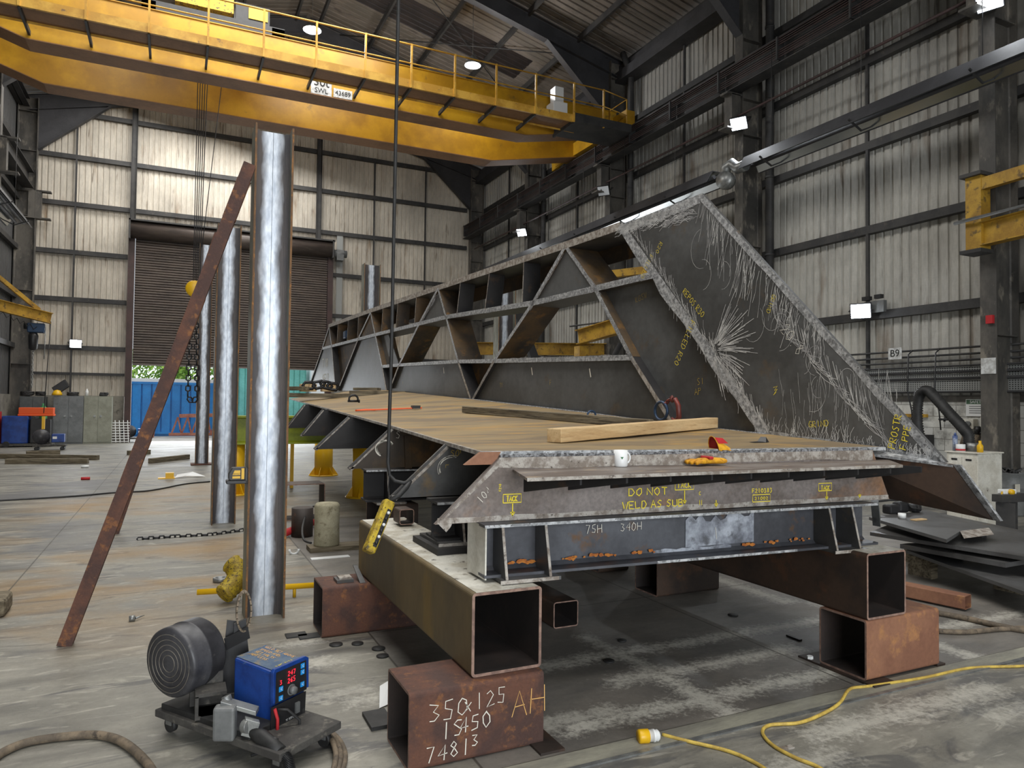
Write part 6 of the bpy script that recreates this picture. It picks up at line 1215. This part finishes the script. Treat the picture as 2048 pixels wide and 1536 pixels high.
for (x0, x1, l) in ((4.2, 6.5, 'teal clad shed outside to the right of the container'), (2.3, 4.1, 'pale teal shed outside, behind the posts')):
    t = thing('shed', l, 'building', ((x0+x1)/2, 41, 0)); mb = MB(); corrug(mb, (x0, 40), (x1, 40), 0, 3.6, (0, -1), .3, .04); mb.box(x0, x1, 40.1, 43, 0, 3.6); local(t, mb).build('cladding', M['teal'], t)
t = thing('shed', 'white shuttered unit outside, farthest right in the doorway', 'building', (9, 40, 0)); mb = MB(); mb.box(6.7, 12, 39.5, 42, 0, 4); local(t, mb).build('wall', M['white'], t)
t = thing('steel_rack', 'pinkish rusty steel trusses stacked outside in front of the container', 'rack', (1.2, 34.5, 0)); mb = MB()
mb.bar((.2, 34.6, .95), (2.0, 34.6, 1.0), .15, .16); mb.bar((-.2, 34.4, .15), (2.2, 34.4, .15), .12, .12)
for i in range(6): mb.bar((-.1+i*.4, 34.5, .15), (.15+i*.4, 34.5, .9), .07, .07); mb.bar((.3+i*.4, 34.5, .15), (.15+i*.4, 34.5, .9), .06, .06)
for i in range(5): mb.bar((-1.3+i*.12, 34.8, 0), (-.9+i*.08, 34.8, 1.1+.08*i), .05, .06)
local(t, mb).build('steelwork', M['pinkrust'], t)
# ---------------------------------------------------------------- right hand side
ST = [(.50, .03, [(1738, 1034), (1893, 1079), (1919, 1063), (1979, 1054), (1845, 1022)], 'topmost thick steel plate with a bright chamfered tip, in the stack on the right'),
      (.41, .035, [(1740, 1064), (2048, 1113), (2160, 1125), (2160, 1085), (1850, 1020)], 'second plate of the right hand stack, running out of the picture'),
      (.34, .04, [(1800, 1088), (2011, 1126), (2060, 1118), (1900, 1080)], 'third, narrower plate of the right hand stack'),
      (.22, .03, [(1812, 1100), (2048, 1183), (2160, 1215), (2160, 1150), (1900, 1080)], 'fourth wide plate of the right hand stack')]
for (z, th, pts, l) in ST:
    P = [AZ(x, y, z) for x, y in pts]
    t = thing('steel_plate', l, 'steel plate', (P[0].x, P[0].y, z), group='plates stacked on the right'); mb = MB(); mb.prism(P, (0, 0, -th)); local(t, mb).build('plate', M['mill'], t)
    if z == .50:
        mb = MB(); a, b2, c, d = AZ(1930, 1075, z-.0), AZ(1987, 1064, z), AZ(1978, 1055, z+.001), AZ(1920, 1062, z+.001); mb.add([c, d, AZ(1928, 1077, z-.03), AZ(1988, 1069, z-.03)], [(0, 1, 2, 3), (3, 2, 1, 0)]); local(t, mb).build('chamfer', M['bright2'], t)
mb = MB(); mb.box(6.15, 9, 3.7, 3.78, .0, .012); 
mb = MB(); mb.hollow(AZ(1936, 1204, .07)-Vector((0, 0, .0)), AZ(1936, 1204, .07)+Vector((-.2, .95, 0)), .13, .11, .006, .01); tag(mb.build('box_tube', M['rust_lt']), 'short orange brown box tube lying in front of the plate stack', 'steel tube')
for k, (x, y, z) in enumerate(((6.7, 4.6, 0), (7.2, 5.0, 0), (6.9, 3.9, 0), (7.6, 4.2, 0))):
    mb = MB(); mb.box(x-.05, x+.05, y-.12, y+.12, 0, .19); tag(mb.build('timber_packer', M['woodold']), 'timber packer under the plate stack on the right, '+('front left', 'back left', 'near right', 'far right')[k], 'packer', 'packers under the plates')
for k, (x, y, z0, z1) in enumerate(((6.95, 4.7, .22, .3), (7.0, 4.35, .34, .375), (6.9, 4.6, .41, .47), (7.1, 4.35, .41, .47), (6.9, 4.45, .22, .30))):
    mb = MB(); mb.box(x-.04, x+.04, y-.1, y+.1, z0, z1); tag(mb.build('steel_spacer', M['blackplate']), 'dark spacer between the stacked plates on the right, number '+('one', 'two', 'three', 'four', 'five')[k]+' from below', 'spacer', 'spacers between the plates')
wmk = AZ(1800, 1026, .5); t = thing('tool_belt', 'black tool belt with pouches lying on the topmost plate', 'tool belt', wmk)
b = MB(); b.box(-.22, -.06, -.05, .06, .0, .10); b.build('pouch', M['black'], t, .02); b = MB(); b.box(-.04, .13, -.03, .08, .0, .12); b.build('pouch', M['black'], t, .03)
b = MB(); b.tube([(-.35, .1, .1), (-.25, .08, .13), (-.1, .05, .14), (.08, .0, .14), (.12, -.05, .06), (.2, -.08, .04), (.26, -.02, .1), (.27, .05, .05)], [.012]*8, 8); b.build('strap', M['rubber'], t); b = MB(); b.box(.16, .3, -.06, .05, 0, .09); b.build('buckle', M['black'], t, .03)
p = AZ(1804, 1036, .502); mb = MB(); mb.lathe([(0, 0), (.038, 0), (.038, .05), (0, .05)], p, seg=20); tag(mb.build('tape_roll', M['white']), 'small white round tub in front of the tool belt', 'tub')
p = AZ(1836, 1040, .502); mb = MB(); mb.box(p.x-.08, p.x+.1, p.y-.03, p.y+.03, 0+.502, .512); tag(mb.build('wooden_scraper', M['wood']), 'small brown tool beside the tool belt', 'tool')
mb = MB(); p = AX(1757, 1010, 4.35); mb.prism([p, p+Vector((.13, .1, .02)), p+Vector((.15, .1, -.08)), p+Vector((.02, 0, -.15))], (.0, .06, 0)); tag(mb.build('grinder_guard', M['grey']), 'grey tool case poking out behind the right end of the front trestle', 'case')
# stand with the yellow socket
sp = AZ(2014, 1085, 0); t = thing('work_stand', 'dark steel stand at the right edge with a yellow socket on top', 'stand', sp); b = MB(); b.ibeam((0, 0, 0), (0, 0, .50), .2, .2, .012, .01, (1, .4, 0)); b.build('post', M['steel_dark'], t); b = MB(); b.obox((.3, -.05, .55), (.45, -.08, 0), (.0, .06, 0), (0, 0, .045)); b.build('top_beam', M['steel_dark'], t)
sc_ = AZ(2014, 983, .62); t = thing('yellow_socket', 'white and yellow power socket resting on the dark stand', 'socket', sc_); b = MB(); b.obox((0, 0, 0), (.10, -.02, 0), (0, .04, 0), (0, 0, .03)); b.build('body', M['white'], t, .01); b = MB(); b.lathe([(0, 0), (.035, 0), (.035, .04), (0, .04)], (.0, -.04, 0), (-.5, -.8, 0), 18); b.build('cap', M['yellow'], t)
b = MB(); b.tube([(-.1, .0, 0), (-.15, -.02, -.04), (-.13, -.03, -.25), (-.10, -.03, -.45), (-.12, -.05, -.62)], .01, 8); b.build('lead', M['yellow'], t)
# fume extractor
t = thing('fume_extractor', 'off white fume extractor cabinet behind the tip of the bridge, with a black ribbed hose', 'extractor', (10.2, 6.25, 0)); mb = MB(); mb.box(10, 10.55, 6.06, 6.5, 0, 1.03); mb.box(9.98, 10.57, 6.04, 6.52, 1.03, 1.05); local(t, mb).build('cabinet', M['offwhite'], t, .008)
mb = MB(); mb.box(9.992, 10.0, 6.09, 6.27, .08, .98); mb.box(9.992, 10.0, 6.29, 6.47, .08, .98); local(t, mb).build('door', M['offwhite'], t); mb = MB(); mb.box(9.985, 9.993, 6.14, 6.22, .93, .955); mb.box(9.985, 9.993, 6.34, 6.42, .93, .955); local(t, mb).build('door_slot', M['black'], t)
H = [AX(1937, 900, 10.25), AX(1937, 872, 10.25), AX(1925, 855, 10.25), AX(1900, 828, 10.3), AX(1875, 800, 10.35), AX(1856, 782, 10.4), AX(1842, 786, 10.4), AX(1836, 805, 10.4), AX(1835, 845, 10.4), AX(1842, 885, 10.4), AX(1845, 905, 10.4)]
o = []
for i in range(len(H)-1):
    a, b2, c, d = H[max(i-1, 0)], H[i], H[i+1], H[min(i+2, len(H)-1)]
    for k in range(16):
        t_ = k/16; o.append(.5*((2*b2)+(c-a)*t_+(2*a-5*b2+4*c-d)*t_*t_+(3*b2-a-3*c+d)*t_**3))
mb = MB(); mb.tube(o, [.072+.009*(1 if i % 2 else -1) for i in range(len(o))], 16); local(t, mb).build('ribbed_hose', M['rubber'], t); mb = MB(); mb.cyl((10.25, 6.28, 1.05), (10.25, 6.28, 1.17), .085, 20); local(t, mb).build('hose_collar', M['galv'], t)
p = Vector((10.12, 6.45, 1.05))
mb = MB(); mb.cyl(p, p+Vector((0, 0, .22)), .033, 16); mb.cyl(p+Vector((0, 0, .22)), p+Vector((0, 0, .26)), .02, 12, .012); tag(mb.build('spray_can', mat('spray_can', (150,160,176), (60,80,130), sc=9, rough=.35)), 'blue and silver spray can on the extractor cabinet', 'can')
mb = MB(); mb.lathe([(0, 0), (.06, 0), (.06, .10), (0, .10)], (10.1, 6.36, 1.05), seg=18); cn = tag(mb.build('paint_tin', M['white']), 'white tin with a red band on the extractor cabinet', 'tin'); mb = MB(); mb.lathe([(.061, .01), (.061, .035)], (10.1, 6.36, 1.05), seg=18); mb.build('red_band', M['red'], cn)
mb = MB(); mb.lathe([(0, 0), (.04, 0), (.04, .09), (.018, .12), (.018, .16), (0, .16)], (10.15, 6.12, 1.05), seg=14); tag(mb.build('sauce_bottle', M['yellow']), 'small yellow bottle at the right edge of the extractor cabinet', 'bottle')
# drum
dp = AZ(2020, 1029, 0); t = thing('steel_drum', 'grey steel drum with rubbish in its top beside the rightmost column', 'drum', dp); b = MB(); b.lathe([(0, 0), (.20, 0), (.205, .02), (.2, .03), (.2, .42), (.207, .43), (.2, .44), (.2, .65), (.206, .66), (.19, .66), (.19, .5), (0, .5)], seg=32); b.build('body', M['grey'], t)
b = MB(); rs = random.Random(2)
for i in range(8): b.tube([(rs.uniform(-.15, .15), rs.uniform(-.15, .15), .55), (rs.uniform(-.15, .15), rs.uniform(-.15, .15), .72), (rs.uniform(-.17, .17), rs.uniform(-.15, .15), .66)], .02, 6)
b.build('rubbish', M['rubber'], t); b = MB(); b.box(-.2, -.1, -.205, -.19, .38, .5); b.build('label_patch', M['offwhite'], t)
# fittings on the blockwork
t = thing('safety_sign', 'white and green SAFETY FIRST notice partly behind the rightmost column', 'sign', (XW-.14, 7.9, 1.7)); mb = MB(); mb.box(XW-.15, XW-.13, 7.55, 8.16, 1.52, 1.83); local(t, mb).build('board', M['white'], t); mb = MB(); mb.box(XW-.153, XW-.15, 7.56, 8.15, 1.74, 1.82); local(t, mb).build('header', plain('sign_green', (70, 100, 76), .5), t)
text_obj('lettering', 'SAFETY FIRST', (XW-.156, 7.86, 1.778), (0, -1, 0), (0, 0, 1), .075, M['white'], t)
for k in range(4): mb = MB(); mb.ribbon([(XW-.152, 8.1, 1.7-.04*k), (XW-.152, 7.62, 1.7-.04*k)], .012, (-1, 0, 0)); local(t, mb).build('text_line', M['grey'], t)
BX = [(8.05, 1.38, 'square grey isolator switch box left of the round one'), (7.75, 1.42, 'switch box with round red knob beside the column')]
for (y, z, l) in BX:
    t = thing('isolator_switch', l, 'switch', (XW-.2, y, z), group='switches on the blockwork'); mb = MB(); mb.box(XW-.26, XW-.12, y-.09, y+.09, z-.09, z+.09); local(t, mb).build('case', M['offwhite'], t, .008); mb = MB(); mb.cyl((XW-.26, y, z), (XW-.29, y, z), .05, 14); local(t, mb).build('knob', M['red'] if 'red' in l else M['grey'], t)
for k, y in enumerate((8.15, 7.92, 7.7)):
    t = thing('gun_holder', ('left', 'middle', 'right')[k]+' dusty air gun hanging below the switch boxes', 'air gun', (XW-.22, y, 1.1), group='air guns on the wall'); mb = MB(); mb.tube([(XW-.2, y, 1.22), (XW-.22, y, 1.12), (XW-.24, y+.02, .95)], [.03, .045, .055], 10); local(t, mb).build('body', M['hose_b'], t)
mb = MB(); mb.cyl((XW-.2, 8.2, 1.22), (XW-.2, 7.6, 1.22), .02, 8); mb.cyl((XW-.2, 7.92, 1.2), (XW-.2, 7.92, 1.34), .05, 8); tag(mb.build('air_manifold', M['black']), 'black air manifold joining the three hanging guns', 'pipe')
for k, (y, z) in enumerate(((9.05, 1.45), (8.5, 1.45))):
    mb = MB(); mb.cyl((XW-.25, y+.1, z), (XW-.25, y-.1, z), .02, 8); mb.cyl((XW-.2, y, z+.1), (XW-.25, y, z-.04), .02, 8); tag(mb.build('valve', M['black']), ('left', 'right')[k]+' black gas valve on the white blockwork', 'valve', 'valves on the blockwork')
mb = MB(); mb.box(XW-.2, XW-.12, 8.9, 10.2, 1.48, 1.54); tag(mb.build('yellow_rail', M['jib']), 'short yellow rail on the blockwork behind the extractor hose', 'rail')
t = thing('hose_reel', 'round black hose reel on the wall behind the extractor', 'reel', (12.9, 9.3, .9)); mb = MB(); mb.lathe([(0, 0), (.2, 0), (.2, .08), (0, .08)], (12.95, 9.35, 1.05), (-1, -.2, 0), 20); mb.box(12.9, 13.1, 8.75, 9.1, .4, 1.15); local(t, mb).build('drum', M['black'], t)
# jib cranes on the right wall
t = thing('jib_bracket', 'yellow jib crane bracket bolted to the rightmost column', 'crane', (12.2, 7.4, 5)); mb = MB(); mb.box(12.18, 12.44, 7.3, 7.56, 4.35, 5.6); local(t, mb).build('king_post', M['jib'], t); mb = MB(); mb.box(12.1, 12.5, 7.26, 7.62, 5.6, 5.66); mb.box(12.1, 12.5, 7.26, 7.62, 4.29, 4.35); local(t, mb).build('bearing_plate', M['steel_dark'], t)
mb = MB(); mb.bar((12.25, 7.3, 5.45), (12.0, 5.0, 5.45), .12, .2); mb.ibeam((12.25, 7.3, 4.6), (11.8, 4.6, 4.6), .2, .4, .02, .012); local(t, mb).build('arm', M['jib'], t); mb = MB(); mb.cyl((12.1, 7.7, 4.85), (11.8, 5, 4.85), .03, 8); local(t, mb).build('festoon_rail', M['grey'], t)
t = thing('jib_crane', 'yellow wall jib crane seen through the parapet opening nearest the end plate', 'crane', (11, 17, 3.6)); a, b2 = AY(1157, 675, 17.4), AY(1260, 645, 15.6); mb = MB(); mb.ibeam(a, b2, .25, .42, .03, .014); local(t, mb).build('arm', M['jib'], t); mb = MB(); c = a+Vector((.1, 0, -.25)); mb.bar(c, c+Vector((0, 0, -1.2)), .3, .3, (1, 0, 0)); local(t, mb).build('king_post', M['jib'], t); mb = MB(); mb.tube([a+Vector((-.3, 0, .3)), a+Vector((.5, -.5, .42)), b2+Vector((0, 0, .35))], .025, 6); mb.cyl(c+Vector((1.2, -.2, .1)), c+Vector((.5, 0, -1.2)), .08, 10); local(t, mb).build('cable_rail', M['steel_dark'], t)
t = thing('jib_crane', 'yellow jib beam seen low through the middle parapet opening', 'crane', (8, 20, 3.4)); a, b2 = AY(925, 697, 20), Vector((12.5, 19.3, AY(1006, 690, 19.5).z)); mb = MB(); mb.ibeam(a, b2, .3, .38, .02, .012); local(t, mb).build('arm', M['jib'], t)
t = thing('jib_crane', 'thin yellow jib beam crossing just above the middle chord near the end plate', 'crane', (11, 17, 5.4)); a, b2 = AY(1185, 553, 17), Vector((12.6, 13.4, 5.3)); mb = MB(); mb.bar(a, b2, .16, .2); local(t, mb).build('arm', M['jib'], t)
t = thing('diagonal_brace', 'dark raking strut beside the pale blueish post behind the parapet', 'brace', (8.3, 15.2, 0)); a = Vector((9.0, 15.2, 0)); b2 = Vector((7.25, 15.15, 4.0)); mb = MB(); mb.bar(a, b2, .2, .16, (0, 1, 0)); local(t, mb).build('strut', M['blackplate'], t)
t = thing('clamp_light', 'blue magnetic drill resting on the chord at the far end of the parapet', 'drill', Wp(700, 678, -.2)); b = MB(); b.box(-.15, .15, -.15, .15, 0, .2); b.build('body', M['shblue'], t, .03)
